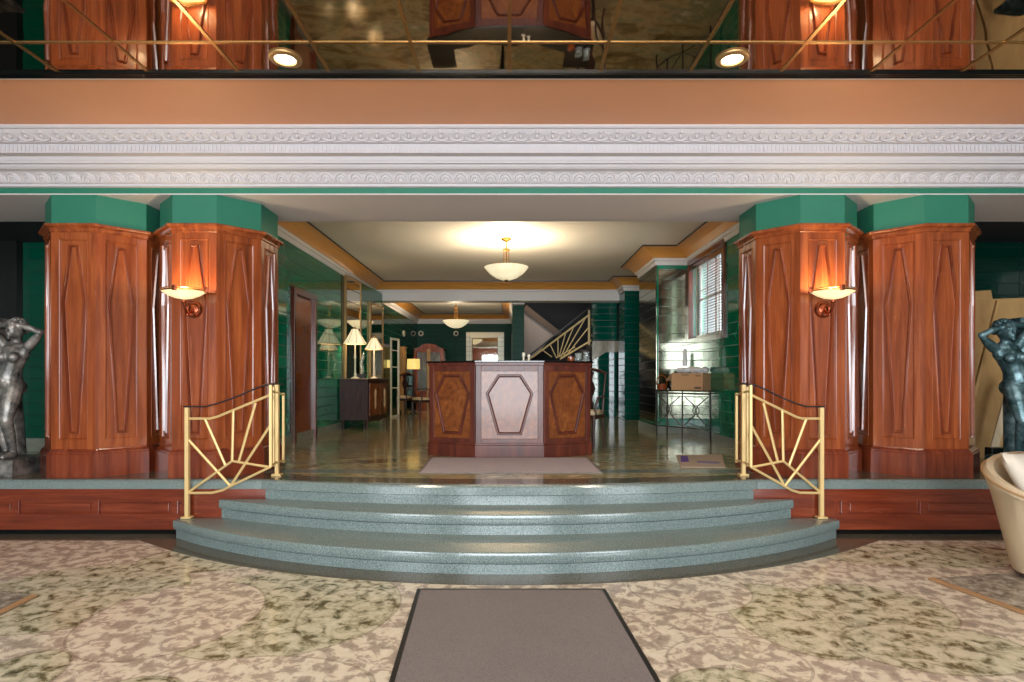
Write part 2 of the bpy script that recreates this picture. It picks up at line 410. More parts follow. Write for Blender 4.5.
while x < 5.6:                                       # upper band: drops and little fans
    for s in (-1, 1):
        mb.tube([(x + s * .062 * math.sin(t), 5.055 - .03 * math.cos(t), 3.558 + .026 * math.cos(t)) for t in [PI * k / 6 for k in range(7)]], .010, 4)
    mb.ball((x, 5.02, 3.578), (.026, .018, .012), 6, 4); mb.ball((x, 5.05, 3.555), (.014, .016, .018), 6, 4)
    x += P
x = -5.6
while x < 5.6:                                       # fine teeth
    mb.box(x, x + .018, 5.133, 5.141, 3.46, 3.51); x += .036
struct('trim_ornament', mb, 'plaster', weld=False)
# copper-painted soffit and mirrored lobby ceiling
ZC = 3.62
struct('ceiling_copper', MB().box(-8, 8, 4.195, 5.0, ZC, ZC + .06), 'copper_paint')
mb = MB(); mb.box(-8, 8, 4.105, 4.175, ZC - .012, ZC + .06)
for y in (4.112, 4.135, 4.158): mb.box(-8, 8, y, y + .010, ZC - .018, ZC)
struct('trim_mirror_edge', mb, 'black_gloss')
struct('trim_white_bead', MB().box(-8, 8, 4.172, 4.20, ZC - .010, ZC + .05), 'white_paint')
struct('ceiling', MB().box(-8, 8, -4, 4.11, ZC, ZC + .06), 'tinted_mirror')
mb = MB(); T = .64
for k in range(-12, 13): mb.box(k * T - .012, k * T + .012, -4, 4.112, ZC - .005, ZC + .01)
for k in range(0, 12): mb.box(-8, 8, 3.751 - k * T - .012, 3.751 - k * T + .012, ZC - .0045, ZC + .01)
struct('trim_mirror_strips', mb, 'gold_strip')
# lobby side walls and the glazed entrance front behind the viewer
struct('wall_lobby_left', MB().box(-8.1, -8, -4, 5.5, 0, ZC), 'green_satin')
struct('wall_lobby_right', MB().box(8, 8.1, -4, 5.5, 0, ZC), 'green_satin')
mb = MB()
for x0, x1, z0, z1 in ((-8, -6.2, 0, ZC), (-3.6, -2.0, 0, ZC), (2.0, 3.6, 0, ZC), (6.2, 8, 0, ZC), (-6.2, -3.6, 0, .7), (3.6, 6.2, 0, .7), (-6.2, -3.6, 3.1, ZC), (3.6, 6.2, 3.1, ZC), (-2, 2, 3.1, ZC)):
    mb.box(x0, x1, -4.15, -4, z0, z1)
struct('wall_front', mb, 'mahogany')

# upper hall walls
struct('wall_left', MB().box(-3.35, -3.15, 7.5, 13.5, UP, 3.75), 'green_glass')
LW = [(-3.155, 10.86), (-2.96, 13.52), (-3.155, 13.52)]
struct('wall_left_pier', MB().prism(LW, UP, 3.42), 'green_glass')
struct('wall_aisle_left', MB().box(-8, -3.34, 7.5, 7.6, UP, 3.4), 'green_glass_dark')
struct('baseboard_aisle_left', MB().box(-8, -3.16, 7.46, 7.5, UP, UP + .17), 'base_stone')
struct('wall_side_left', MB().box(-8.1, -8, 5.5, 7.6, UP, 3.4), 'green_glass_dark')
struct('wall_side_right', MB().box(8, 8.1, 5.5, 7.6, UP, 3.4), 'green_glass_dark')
mb = MB(); mb.box(-8, -6.29, 7.40, 7.5, UP, 3.2); struct('wall_dark_opening_left', mb, 'black')  # flat black panel that stands in for the darkness of an opening
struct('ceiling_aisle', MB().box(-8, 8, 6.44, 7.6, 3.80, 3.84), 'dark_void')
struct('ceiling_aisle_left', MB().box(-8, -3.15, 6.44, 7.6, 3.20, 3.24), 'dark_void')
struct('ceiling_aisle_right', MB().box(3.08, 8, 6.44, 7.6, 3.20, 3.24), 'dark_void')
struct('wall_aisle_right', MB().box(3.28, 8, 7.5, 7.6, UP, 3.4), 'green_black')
struct('baseboard_left', MB().box(-3.15, -3.12, 7.5, 10.86, UP, UP + .13), 'base_stone')
# right wall around the window
WX = 3.08; wy0, wy1, wz0, wz1 = 8.32, 9.93, 2.08, 3.42
mb = MB(); mb.box(WX, WX + .25, 7.5, wy0, UP, 3.75); mb.box(WX, WX + .25, wy1, 13.6, UP, 3.75); mb.box(WX, WX + .25, wy0, wy1, UP, wz0); mb.box(WX, WX + .25, wy0, wy1, wz1, 3.75)
struct('wall_right', mb, 'green_glass')
struct('wall_pier', MB().box(2.535, 3.09, 9.98, 11.3, UP, 3.75), 'green_glass')
struct('trim_pier_mirror', MB().box(2.56, 3.08, 9.962, 9.985, UP + .25, 3.32), 'mirror_tile')
struct('trim_pier_mirror_side', MB().box(2.518, 2.54, 10.0, 11.25, UP + .2, 3.4), 'mirror_tile')
struct('baseboard_pier', MB().box(2.51, 3.09, 9.95, 11.3, UP, UP + .12), 'base_stone')
struct('baseboard_right', MB().box(3.05, 3.08, 7.5, 9.95, UP, UP + .12), 'base_stone')
struct('wall_pilaster', MB().box(2.56, 3.09, 12.9, 13.6, UP, 3.75), 'green_teal')
struct('wall_stair_end', MB().box(1.99, 2.57, 13.9, 14.1, UP, 3.3), 'green_teal')
fr = facing(0, 13.9, 0)
mb = MB(); mb.prism([(xx(p, 13.9), zz(q, 13.9)) for p, q in ((592, 341), (621.5, 341), (621.5, 352), (606, 352), (592, 361))], 0, .015, fr)
struct('trim_reflection_band', mb, 'reflected_stone')  # reflection of marble and stair in the glossy tile, modelled as a band
# cross beam between the two coffered bays
struct('wall_beam', MB().box(-3.35, 3.1, 13.5, 13.9, 3.25, 3.75), 'white_paint')

def coffer(path, z_c, z_o, z_t, tag_):
    n = [(x, y) for x, y in path]
    mb = MB(); mb.sweep(n, [(0, z_c - .065), (.02, z_c - .065), (.025, z_c), (.05, z_c + .01), (.055, z_o - .005), (.07, z_o)])
    struct('trim_crown_' + tag_, mb, 'white_paint')
    h = z_t - z_o
    mb = MB(); mb.sweep(n, [(.07, z_o - .002), (.08, z_o + .012), (.10, z_o + .25 * h), (.14, z_o + .5 * h), (.19, z_o + .68 * h), (.20, z_o + .68 * h), (.205, z_o + .72 * h), (.25, z_o + .82 * h), (.29, z_o + .86 * h)])
    struct('trim_cove_' + tag_, mb, 'ochre_paint')
    mb = MB(); mb.sweep(n, [(.29, z_o + .86 * h), (.295, z_o + .86 * h), (.305, z_t + .02)])
    struct('trim_shadow_reveal_' + tag_, mb, 'black')  # shadow line between cove and tray, put in as a black strip
    mb = MB(); q = poly_offset(n, .2); mb.prism(q, z_t, z_t + .05)
    struct('ceiling_' + tag_, mb, 'tray_paint')
path1 = [(-3.15, 6.45), (3.08, 6.45), (3.08, 9.96), (2.52, 9.96), (2.52, 11.3), (3.08, 11.3), (3.08, 12.88), (2.55, 12.88), (2.55, 13.5), (-3.15, 13.5)]
coffer(path1, 3.45, 3.50, 3.67, 'hall')
path2 = [(-3.12, 13.9), (.07, 13.9), (.07, 19.6), (-3.12, 19.6)]
coffer(path2, 3.35, 3.44, 3.60, 'lounge')
# far lounge walls
struct('wall_back', MB().box(-5, .4, 19.6, 19.75, UP, 3.75), 'green_satin')
mb = MB(); mb.box(-3.3, -3.12, 13.5, 15.9, UP, 3.75); mb.box(-3.3, -3.12, 18.9, 19.7, UP, 3.75); mb.box(-3.3, -3.12, 15.9, 18.9, 1.95, 3.75); mb.box(-3.3, -3.12, 15.9, 18.9, UP, .8)
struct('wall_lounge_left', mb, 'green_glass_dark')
struct('wall_lounge_right', MB().box(.07, .36, 14.2, 19.7, UP, 3.22), 'green_satin')
struct('wall_lounge_lintel', MB().box(.07, .36, 13.9, 19.7, 3.22, 3.75), 'white_paint')
# stair hall beyond
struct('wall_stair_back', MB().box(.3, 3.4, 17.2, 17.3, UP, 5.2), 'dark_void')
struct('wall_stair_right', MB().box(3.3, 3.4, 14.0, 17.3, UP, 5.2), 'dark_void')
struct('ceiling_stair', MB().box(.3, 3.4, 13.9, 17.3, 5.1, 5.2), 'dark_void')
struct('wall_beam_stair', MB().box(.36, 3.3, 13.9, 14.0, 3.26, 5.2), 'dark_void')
yw = 15.6; fr = facing(0, yw, 0)
mb = MB(); mb.prism([(xx(p, yw), zz(q, yw)) for p, q in ((521, 300), (523, 311), (556, 333.5), (528, 362), (528, 420), (521, 420))], -.12, 0, fr)
struct('wall_stair_left', mb, 'grey_wall')
mb = MB(); mb.prism([(xx(p, yw), zz(q, yw)) for p, q in ((523, 311), (526, 305), (562, 333), (556, 336))], -.5, .06, fr)
struct('trim_upper_flight', mb, 'brown_grey')
# pendants lounge floor is the upper floor

# window with blinds in the right wall -------------------------------------
mb = MB(); wfr = Frame((WX, 0, 0), (0, -1, 0), (0, 0, 1), (-1, 0, 0))       # u = -y
def wring(mb, y0, y1, z0, z1, w, h0, h1):
    mb.rect(-y1, -y0, z0, z0 + w, h0, h1, wfr); mb.rect(-y1, -y0, z1 - w, z1, h0, h1, wfr); mb.rect(-y1, -y1 + w, z0 + w, z1 - w, h0, h1, wfr); mb.rect(-y0 - w, -y0, z0 + w, z1 - w, h0, h1, wfr)
wring(mb, wy0 - .06, wy1 + .03, wz0 - .06, wz1 + .02, .09, -.05, .035)
win = struct('window_1', mb, 'mahogany_dark', bevel=.006)
mb = MB(); wring(mb, wy0, wy1, wz0, wz1, .05, -.2, -.15); mb.rect(-9.14, -9.08, wz0, wz1, -.19, -.16, wfr); mb.rect(-wy1, -wy0, 2.76, 2.80, -.19, -.16, wfr)
mb.obj('window_sash', 'white_paint', win)
mb = MB(); mb.rect(-wy1 + .02, -wy0 - .02, wz0 + .02, wz1 - .02, -.178, -.172, wfr); mb.obj('window_pane', 'clear_glass', win)
bl = thing('venetian_blind', 'dark wooden slatted blind hanging in the window above the cardboard box', 'blind', (WX, 9.1, wz1))
mb = MB(); mb.rect(-wy1 + .035, -wy0 - .035, wz1 - .17, wz1 - .08, -.10, .02, wfr); mb.obj('headrail', 'mahogany_dark', bl, bevel=.004)
mb = MB(); z = wz1 - .20
while z > wz0 + .08:
    fr2 = Frame((WX + .05, 0, z), (0, -1, 0), (.97, 0, -.12), (.12, 0, .97)); mb.prism([(-wy1 + .05, -.018), (-wy0 - .05, -.018), (-wy0 - .05, .018), (-wy1 + .05, .018)], -.0015, .0015, fr2); z -= .043
mb.obj('slats', 'mahogany_mould', bl, weld=False)
mb = MB(); mb.rect(-wy1 + .05, -wy0 - .05, wz0 + .05, wz0 + .075, -.075, -.03, wfr); mb.obj('bottom_rail', 'mahogany_dark', bl)
mb = MB()
for y in (8.6, 9.1, 9.65): mb.rect(-y - .012, -y + .012, wz0 + .06, wz1 - .1, -.030, -.027, wfr)
mb.obj('ladder_tape', 'tan', bl, weld=False)
# lounge side window
mb = MB(); wf2 = Frame((-3.12, 0, 0), (0, 1, 0), (0, 0, 1), (1, 0, 0))
for y in (15.9, 16.6, 17.35, 18.1, 18.84): mb.rect(y, y + .06, .8, 1.95, -.04, -.02, wf2)
for z in (.8, 1.16, 1.52, 1.89): mb.rect(15.9, 18.9, z, z + .06, -.04, -.02, wf2)
win2 = struct('window_2', mb, 'black')
mb = MB(); mb.rect(15.95, 18.85, .85, 1.9, -.06, -.052, wf2); mb.obj('window_pane', 'clear_glass', win2)

# door in the left wall ----------------------------------------------------
dfr = Frame((-3.15, 0, 0), (0, 1, 0), (0, 0, 1), (1, 0, 0)); dy0, dy1 = 8.34, 9.34; dz = 2.77
mb = MB(); mb.rect(dy0, dy0 + .10, UP, dz, 0, .06, dfr); mb.rect(dy1 - .10, dy1, UP, dz, 0, .06, dfr); mb.rect(dy0, dy1, dz - .10, dz, 0, .065, dfr)
d1 = struct('door_1', mb, 'mahogany_dark', bevel=.006)
mb = MB(); mb.rect(dy0 + .1, dy1 - .1, UP + .01, dz - .1, .0, .02, dfr); mb.obj('door_leaf', 'mahogany_mould', d1)
mb = MB(); mb.rect(8.50, 8.545, 1.30, 1.55, .02, .035, dfr); mb.tube([dfr(8.52, 1.33, .03), dfr(8.52, 1.34, .07), dfr(8.52, 1.51, .07), dfr(8.52, 1.52, .03)], .008); mb.obj('door_handle', 'brass', d1)
mb = MB(); mb.lathe([(.02, -.01), (.02, .01)], dfr(8.52, 1.72, .03), 12); mb.obj('door_lock', 'brass', d1)
mb = MB(); mb.rect(8.81, 8.86, 2.20, 2.23, .02, .026, dfr); mb.rect(8.828, 8.842, 2.12, 2.23, .02, .026, dfr); mb.rect(8.81, 8.86, 2.12, 2.14, .02, .026, dfr); mb.obj('door_number', 'black', d1, weld=False)

# wall mirror with gilt frame on the pier ----------------------------------
pa = Vector((-3.15, 10.86, 0)); pb = Vector((-2.96, 13.52, 0)); pe = (pb - pa).normalized()
pfr = Frame(pa, pe, (0, 0, 1), (pe.y, -pe.x, 0))
struct('trim_pier_edge', MB().rect(0.0, .10, UP, 3.42, -.02, .006, pfr), 'black_gloss')
mr = thing('wall_mirror', 'tall tiled wall mirror with gilt edge behind the sideboard lamps', 'mirror', pfr(.6, 1.4))
MB().rect(.18, 1.0, 1.28, 3.40, .004, .03, pfr).obj('glass', 'silver_mirror', mr)
mb = MB(); mb.sweep([(.14, 1.24), (1.04, 1.24), (1.04, 3.41), (.14, 3.41)], [(0, 0), (0, .04), (.02, .045), (.045, .04), (.05, .03)], pfr); mb.obj('frame', 'gold', mr)
mb = MB()
for z in (2.92, 3.16, 3.30): mb.rect(.2, 1.0, z, z + .012, .028, .034, pfr)
mb.obj('joint', 'black', mr, weld=False)
mr2 = thing('wall_mirror', 'narrow gold-framed wall mirror at the lounge end of the pier', 'mirror', pfr(2.0, 1.4))
MB().rect(1.71, 2.55, 1.35, 3.05, .004, .03, pfr).obj('glass', 'silver_mirror', mr2)
mb = MB(); mb.sweep([(1.66, 1.3), (2.6, 1.3), (2.6, 3.1), (1.66, 3.1)], [(0, 0), (0, .04), (.02, .05), (.05, .045), (.06, .03)], pfr); mb.obj('frame', 'gold', mr2)

# ================================================================== COLUMNS
A_ = .422; AP = A_ / 2 * (1 + math.sqrt(2))
def octagon(ap): r = ap / math.cos(PI / 8); return [(r * math.cos(PI / 8 + k * PI / 4), r * math.sin(PI / 8 + k * PI / 4)) for k in range(8)]
CZ0, CZP, CZT, CZH = UP, .777, 2.86, 3.192
def make_column(label, loc):
    c = thing('column', label, 'column', loc)
    L = lambda mb, nm, mt, **k: mb.obj(nm, mt, c, shift=False, **k)
    zb = CZ0
    oc = octagon(AP)
    mb = MB(); mb.prism(octagon(AP - .012), CZP - zb - .02, CZT - zb + .02)
    for k in range(8):
        a = -PI / 2 + k * PI / 4; n = Vector((math.cos(a), math.sin(a), 0)); t = Vector((-n.y, n.x, 0))
        fr = Frame(n * (AP - .012), t, (0, 0, 1), n); hw = A_ / 2
        z0, z1 = CZP - zb, CZT - zb
        mb.rect(-hw, -hw + .075, z0, z1, 0, .012, fr); mb.rect(hw - .075, hw, z0, z1, 0, .012, fr)
        mb.rect(-hw + .075, hw - .075, z0, z0 + .085, 0, .012, fr); mb.rect(-hw + .075, hw - .075, z1 - .09, z1, 0, .012, fr)
        mb.sweep([(-hw + .075, z0 + .085), (hw - .075, z0 + .085), (hw - .075, z1 - .09), (-hw + .075, z1 - .09)], [(0, .012), (.004, .016), (.012, .010), (.016, 0)], fr)
    L(mb, 'shaft', 'mahogany', weld=False)
    for k in (0, 1, 2, 6, 7):
        a = -PI / 2 + k * PI / 4; n = Vector((math.cos(a), math.sin(a), 0)); t = Vector((-n.y, n.x, 0))
        fr = Frame(n * (AP - .013), t, (0, 0, 1), n)
        hx = [(-.045, .915 - zb), (.045, .915 - zb), (.112, 2.165 - zb), (.040, 2.716 - zb), (-.040, 2.716 - zb), (-.112, 2.165 - zb)]
        mb = MB(); mb.sweep(hx, [(0, 0), (.0, .012), (.006, .026), (.014, .026), (.022, .014), (.026, 0)], fr)
        L(mb, 'panel_moulding', 'mahogany_mould', bevel=0)
    p = octagon(AP + .035); mb = MB()
    mb.sweep(p, [(0, 0), (0, CZP - zb - .05), (.008, CZP - zb - .045), (.008, CZP - zb - .03), (.03, CZP - zb - .012), (.036, CZP - zb)], cap0=True, cap1=True)
    L(mb, 'plinth', 'mahogany_plinth')
    mb = MB(); mb.sweep(octagon(AP), [(.0, CZT - zb - .03), (-.012, CZT - zb - .02), (-.012, CZT - zb - .005), (-.022, CZT - zb + .01), (-.045, CZT - zb + .022), (-.05, CZT - zb + .034), (-.05, CZT - zb + .046), (.0, CZT - zb + .05)], cap0=True, cap1=True)
    L(mb, 'cornice', 'mahogany')
    mb = MB(); mb.prism(octagon(AP - .004), CZT - zb + .05, CZH - zb); L(mb, 'capital', 'green_paint')
    return c
CY = 5.5 + AP
XA, XB = -4.138, -2.990
col = make_column('octagonal mahogany column with green top beside the grey bronze figure', (XA, CY, UP))
dup(col, (XB, CY, UP), 'octagonal mahogany column with a sconce, the one closer to the brown door')
dup(col, (-XB - .02, CY, UP), 'octagonal mahogany column with a sconce, the one closer to the blinds window')
dup(col, (4.146, CY, UP), 'octagonal mahogany column with green top beside the leaning plywood sheets')

def make_sconce(label, loc):
    c = thing('wall_sconce', label, 'wall lamp', loc, None); L = lambda mb, nm, mt, p=c, **k: mb.obj(nm, mt, p, shift=False, **k)
    mb = MB(); n = 20; pr = [(0, .016), (.025, .016), (.045, .010), (.055, .018), (.068, .018), (.078, .008), (.08, 0)]
    mb.add([(r * math.cos(2 * PI * k / n), -d, r * math.sin(2 * PI * k / n)) for r, d in [(max(r, .001), d) for r, d in pr] for k in range(n)],
           [(i * n + k, i * n + (k + 1) % n, (i + 1) * n + (k + 1) % n, (i + 1) * n + k) for i in range(len(pr) - 1) for k in range(n)])
    L(mb, 'backplate', 'copper', smooth=20)
    mb = MB(); mb.tube([(0, -.025, 0), (0, -.07, -.05), (0, -.12, -.035), (0, -.15, .01), (0, -.16, .07)], [.014, .012, .010, .012, .02], 8); mb.ball((0, -.16, .055), (.024, .024, .018)); mb.ball((0, -.10, -.06), .014)
    L(mb, 'arm', 'copper', smooth=50)
    mb = MB(); bp = [(.02, .075), (.07, .085), (.125, .11), (.165, .14), (.172, .142), (.165, .146), (.12, .118), (.06, .092), (.01, .084)]
    mb.lathe(bp, (0, -.16, 0), 32, 1.13, .86); L(mb, 'bowl', 'sconce_glass', smooth=60)
    mb = MB(); mb.tube([(.20 * math.cos(2 * PI * k / 32), -.16 + .15 * math.sin(2 * PI * k / 32), .15) for k in range(32)], .007, 6, closed=True)
    mb.tube([(.20 * math.cos(2 * PI * k / 32), -.16 + .15 * math.sin(2 * PI * k / 32), .166) for k in range(32)], .004, 6, closed=True)
    rim = L(mb, 'rim', 'brass', smooth=60)
    for a in (-90, 0, 180):
        mb = MB(); x, y = .205 * math.cos(math.radians(a)), -.16 + .155 * math.sin(math.radians(a)); mb.box(x - .016, x + .016, y - .012, y + .012, .135, .185)
        L(mb, 'clasp', 'copper', bevel=.003)
    return c
XS = -2.995; ZS = 2.10; YS = 5.497
sc = make_sconce('lit brass bowl sconce on the column closer to the brown door', (XS, YS, ZS))
dup(sc, (-XS - .02, YS, ZS), 'lit brass bowl sconce on the column closer to the blinds window')

# ================================================================== RAILINGS
def railing(label, xs):
    r = thing('stair_railing', label, 'railing', (xs(-2.98), 5.31, .168))
    q0, q1 = Vector((-2.98, 5.305)), Vector((-2.19, 5.325))
    def W(cx, cy):                                   # a point of the panel's plane
        px, py = 170 + cx / 4.2615, 370 + cy / 4.2615; k = (px - VX) / F; d = q1 - q0
        t = (k * q0.y - q0.x) / (d.x - k * d.y); Y = q0.y + t * d.y
        return Vector((xs(q0.x + t * d.x), Y, H - (py - HY) * Y / F))
    bw = .021
    def post(p, top, bot):
        q = MB().bar((p[0], p[1], bot), (p[0], p[1], top), .034).obj('post', 'rail_gold', r)
        MB().box(p[0] - .045, p[0] + .045, p[1] - .035, p[1] + .035, bot, bot + .016).obj('base_plate', 'rail_gold', q, bevel=.003)
    a = W(74, 160); post((a.x, a.y), a.z, .169)
    B = Vector((xs(-2.243), 5.60, 0)); E = Vector((xs(-2.275), 5.84, 0)); A = W(430, 64)
    post((B.x, B.y), 1.385, UP + .006)
    def Q(*pts): return MB().tube([W(*p) for p in pts], bw * .58, 6)
    Q((80, 207), (170, 207), (200, 200), (430, 105)).obj('top_bar', 'rail_gold', r)
    Q((78, 524), (180, 523), (225, 512), (258, 495), (430, 412)).obj('bottom_bar', 'rail_gold', r)
    Q((80, 520), (265, 388), (425, 414)).obj('sun_bar', 'rail_gold', r)
    for p, q in (((258, 495), (80, 298)), ((258, 495), (430, 232)), ((237, 408), (150, 210)), ((265, 388), (270, 172)), ((293, 392), (365, 140))):
        Q(p, q).obj('ray', 'rail_gold', r)
    A0 = W(430, 412); MB().bar(A, A0, .024).obj('end_stile', 'rail_gold', r)
    V = lambda p, z: Vector((p.x, p.y, z))
    rail = [W(60, 156), W(150, 156), W(205, 142), W(280, 115), W(350, 85), W(400, 66), V(A, A.z + .006), V(B, A.z + .008), V(E, A.z + .0)]
    MB().tube(rail, .016, 8, flat=.5).obj('handrail', 'wrought', r, smooth=50)
    # short return panel running back past the upper post
    MB().bar(V(E, .60), V(E, 1.30), .022).obj('return_stile', 'rail_gold', r)
    m_ = A.lerp(B, .45); MB().bar(V(m_, .62), V(m_, 1.37), .018).obj('return_stile', 'rail_gold', r)
    MB().tube([V(A, 1.33), V(B, 1.31), V(E, 1.28)], .011, 6).obj('return_bar', 'rail_gold', r)
    MB().tube([V(A, .65), V(B, .64), V(E, .62)], .011, 6).obj('return_bar', 'rail_gold', r)
    return r
railing('gold sunburst railing on the steps, the one on the brown door side', lambda x: x)
railing('gold sunburst railing on the steps, the one nearer the cream tub chair', lambda x: 2.28 + (-x - 2.27) * (2.88 - 2.28) / .71)

# ================================================================== RECEPTION DESK
dk = thing('reception_desk', 'faceted mahogany reception desk with hexagon panels on the upper floor', 'desk', (0, 7.2, UP))
DP = [(-.99, 7.13), (-.405, 6.87), (.405, 6.87), (1.0, 7.13)]
back = [(1.0, 7.75), (-.99, 7.75)]
ZT = 1.655
outer = DP + back
inner = [(-.93, 7.75)] + [(-.93, 7.18), (-.385, 6.94), (.385, 6.94), (.94, 7.18)] + [(.94, 7.75)]
shell = [(-.99, 7.75)] + DP + [(1.0, 7.75)] + inner[::-1]
MB().prism(shell, UP + .17, ZT - .045).obj('body', 'desk_wood', dk)
def outl(d):
    a = [(-.99 - d, 7.75)] + [(-.99 - d, 7.13 - d * .4), (-.405 - d * .2, 6.87 - d), (.405 + d * .2, 6.87 - d), (1.0 + d, 7.13 - d * .4)] + [(1.0 + d, 7.75)]
    return a + inner[::-1]
mb = MB(); mb.prism(outl(.03), UP, UP + .15); mb.prism(outl(.018), UP + .15, UP + .175); mb.obj('plinth', 'desk_wood', dk, bevel=.004)
it = [(-.72, 7.75), (-.72, 7.34), (-.33, 7.17), (.33, 7.17), (.72, 7.34), (.72, 7.75)]
top = [(-1.04, 7.75), (-1.035, 7.11), (-.415, 6.825), (.415, 6.825), (1.045, 7.11), (1.05, 7.75)] + it[::-1]
MB().prism(top, ZT - .02, ZT).obj('counter_top', 'black_gloss', dk, bevel=.003)
top2 = [(-1.02, 7.75), (-1.015, 7.12), (-.41, 6.845), (.41, 6.845), (1.025, 7.12), (1.03, 7.75)] + inner[::-1]
MB().prism(top2, ZT - .055, ZT - .02).obj('counter_moulding', 'desk_wood', dk, bevel=.004)
wt = [(-.93, 7.75), (-.93, 7.19), (-.385, 6.95), (.385, 6.95), (.94, 7.19), (.94, 7.75), (.6, 7.75), (.55, 7.5), (-.55, 7.5), (-.6, 7.75)]
MB().prism(wt, UP + .72, UP + .75).obj('worktop', 'walnut_dark', dk)
for i in range(3):
    a, b = Vector(DP[i]), Vector(DP[i + 1]); e = (b - a).normalized(); w = (b - a).length; nn = Vector((e.y, -e.x))
    fr = Frame((a.x, a.y, 0), (e.x, e.y, 0), (0, 0, 1), (nn.x, nn.y, 0))
    z0, z1 = UP + .175, ZT - .055
    MB().rect(.0, w, z0, z1, .0, .004, fr).obj('burl_panel', 'burl', dk)
    mb = MB(); mb.rect(0, .065, z0, z1, .004, .022, fr); mb.rect(w - .065, w, z0, z1, .004, .022, fr); mb.rect(.065, w - .065, z0, z0 + .05, .004, .018, fr); mb.rect(.065, w - .065, z1 - .07, z1, .004, .018, fr)
    mb.obj('panel_frame', 'desk_wood', dk, bevel=.003)
    c = w / 2; k = w / .81 if i != 1 else 1.0
    k = .86 if i != 1 else 1.0
    hx = [(c - .145 * k, zz(435, 6.87)), (c + .145 * k, zz(435, 6.87)), (c + .285 * k, zz(393.5, 6.87)), (c + .14 * k, zz(374.5, 6.87)), (c - .14 * k, zz(374.5, 6.87)), (c - .285 * k, zz(393.5, 6.87))]
    mb = MB(); mb.sweep(hx, [(0, .004), (0, .02), (.008, .03), (.02, .03), (.03, .02), (.035, .004)], fr); mb.obj('hexagon_moulding', 'desk_wood', dk)
dk.scale = (.985, 1, 1)
# things on and behind the desk
def vase(name, label, x, y, z, prof, mat, cat):
    o = MB().lathe(prof, (0, 0, 0), 18).obj(name, mat, smooth=50); o.location = (x, y, z); return tag(o, label, cat)
vase('glass_vase', 'pale glass vase on the desk counter, the one beside the round brown box', .86, 7.25, ZT, [(.03, 0), (.045, .01), (.04, .07), (.05, .10), (.036, .105), (.03, .06), (.02, .012)], 'clear_glass', 'vase')
vase('glass_vase', 'pale glass vase on the desk counter, at its outer end', .965, 7.3, ZT, [(.035, 0), (.05, .01), (.042, .06), (.035, .10), (.045, .125), (.035, .125), (.028, .1), (.03, .03)], 'clear_glass', 'vase')
vase('trinket_box', 'small round brown box on the desk counter beside the vases', .76, 7.2, ZT, [(.04, 0), (.044, .01), (.044, .05), (.03, .06), (.008, .066), (.008, .078), (.003, .08)], 'cherry', 'box')
vase('candle_holder', 'short gold candle holder on the desk counter, the taller of the pair', .17, 7.0, ZT, [(.03, 0), (.012, .012), (.011, .05), (.02, .055), (.018, .1), (.004, .102)], 'ivory', 'candle')
vase('candle_holder', 'short gold candle holder on the desk counter, the shorter of the pair', .235, 7.02, ZT, [(.028, 0), (.012, .01), (.011, .04), (.019, .045), (.017, .08), (.004, .082)], 'ivory', 'candle')
pp = MB().box(-.22, .0, -.15, .15, 0, .012).obj('paper_stack', 'paper'); pp.location = (-.25, 7.25, UP + .751); pp.rotation_euler = (0, 0, .3); tag(pp, 'stack of white papers on the desk worktop', 'papers')
pp = MB().box(-.15, .15, -.1, .1, 0, .02).obj('note_pad', 'blue_ink'); pp.location = (.45, 7.3, UP + .751); pp.rotation_euler = (0, 0, -.2); tag(pp, 'blue-grey note pad on the desk worktop', 'note pad')

oc = thing('office_chair', 'black office chair behind the reception desk', 'chair', (-.1, 8.15, UP))
cx, cy = -.1, 8.15
mb = MB(); mb.sweep([(cx - .25, cy - .25), (cx + .25, cy - .25), (cx + .23, cy + .22), (cx - .23, cy + .22)], [(.02, UP + .43), (0, UP + .45), (0, UP + .49), (.04, UP + .52)], cap0=True, cap1=True); mb.obj('seat', 'black', oc, bevel=.02)
mb = MB(); mb.tube([(cx, cy + .27, UP + .58), (cx, cy + .30, UP + .75), (cx, cy + .33, UP + .95), (cx, cy + .34, UP + 1.02)], [.16, .22, .21, .14], 12, flat=.18); mb.obj('backrest', 'black', oc, smooth=60)
mb = MB(); mb.tube([(cx, cy, UP + .08), (cx, cy, UP + .45)], .025, 10); mb.tube([(cx, cy + .1, UP + .43), (cx, cy + .3, UP + .45), (cx, cy + .31, UP + .7)], .018, 8); mb.obj('stem', 'black_gloss', oc)
for k in range(5):
    a = 2 * PI * k / 5; e = Vector((cx + .28 * math.cos(a), cy + .28 * math.sin(a), UP + .055))
    mb = MB(); mb.tube([(cx, cy, UP + .1), e + Vector((0, 0, .02))], [.022, .014], 8); lg = mb.obj('leg', 'black_gloss', oc)
    mb = MB(); mb.ball((e.x, e.y, UP + .03), (.028, .028, .028), 10, 6); mb.obj('caster', 'black', lg)

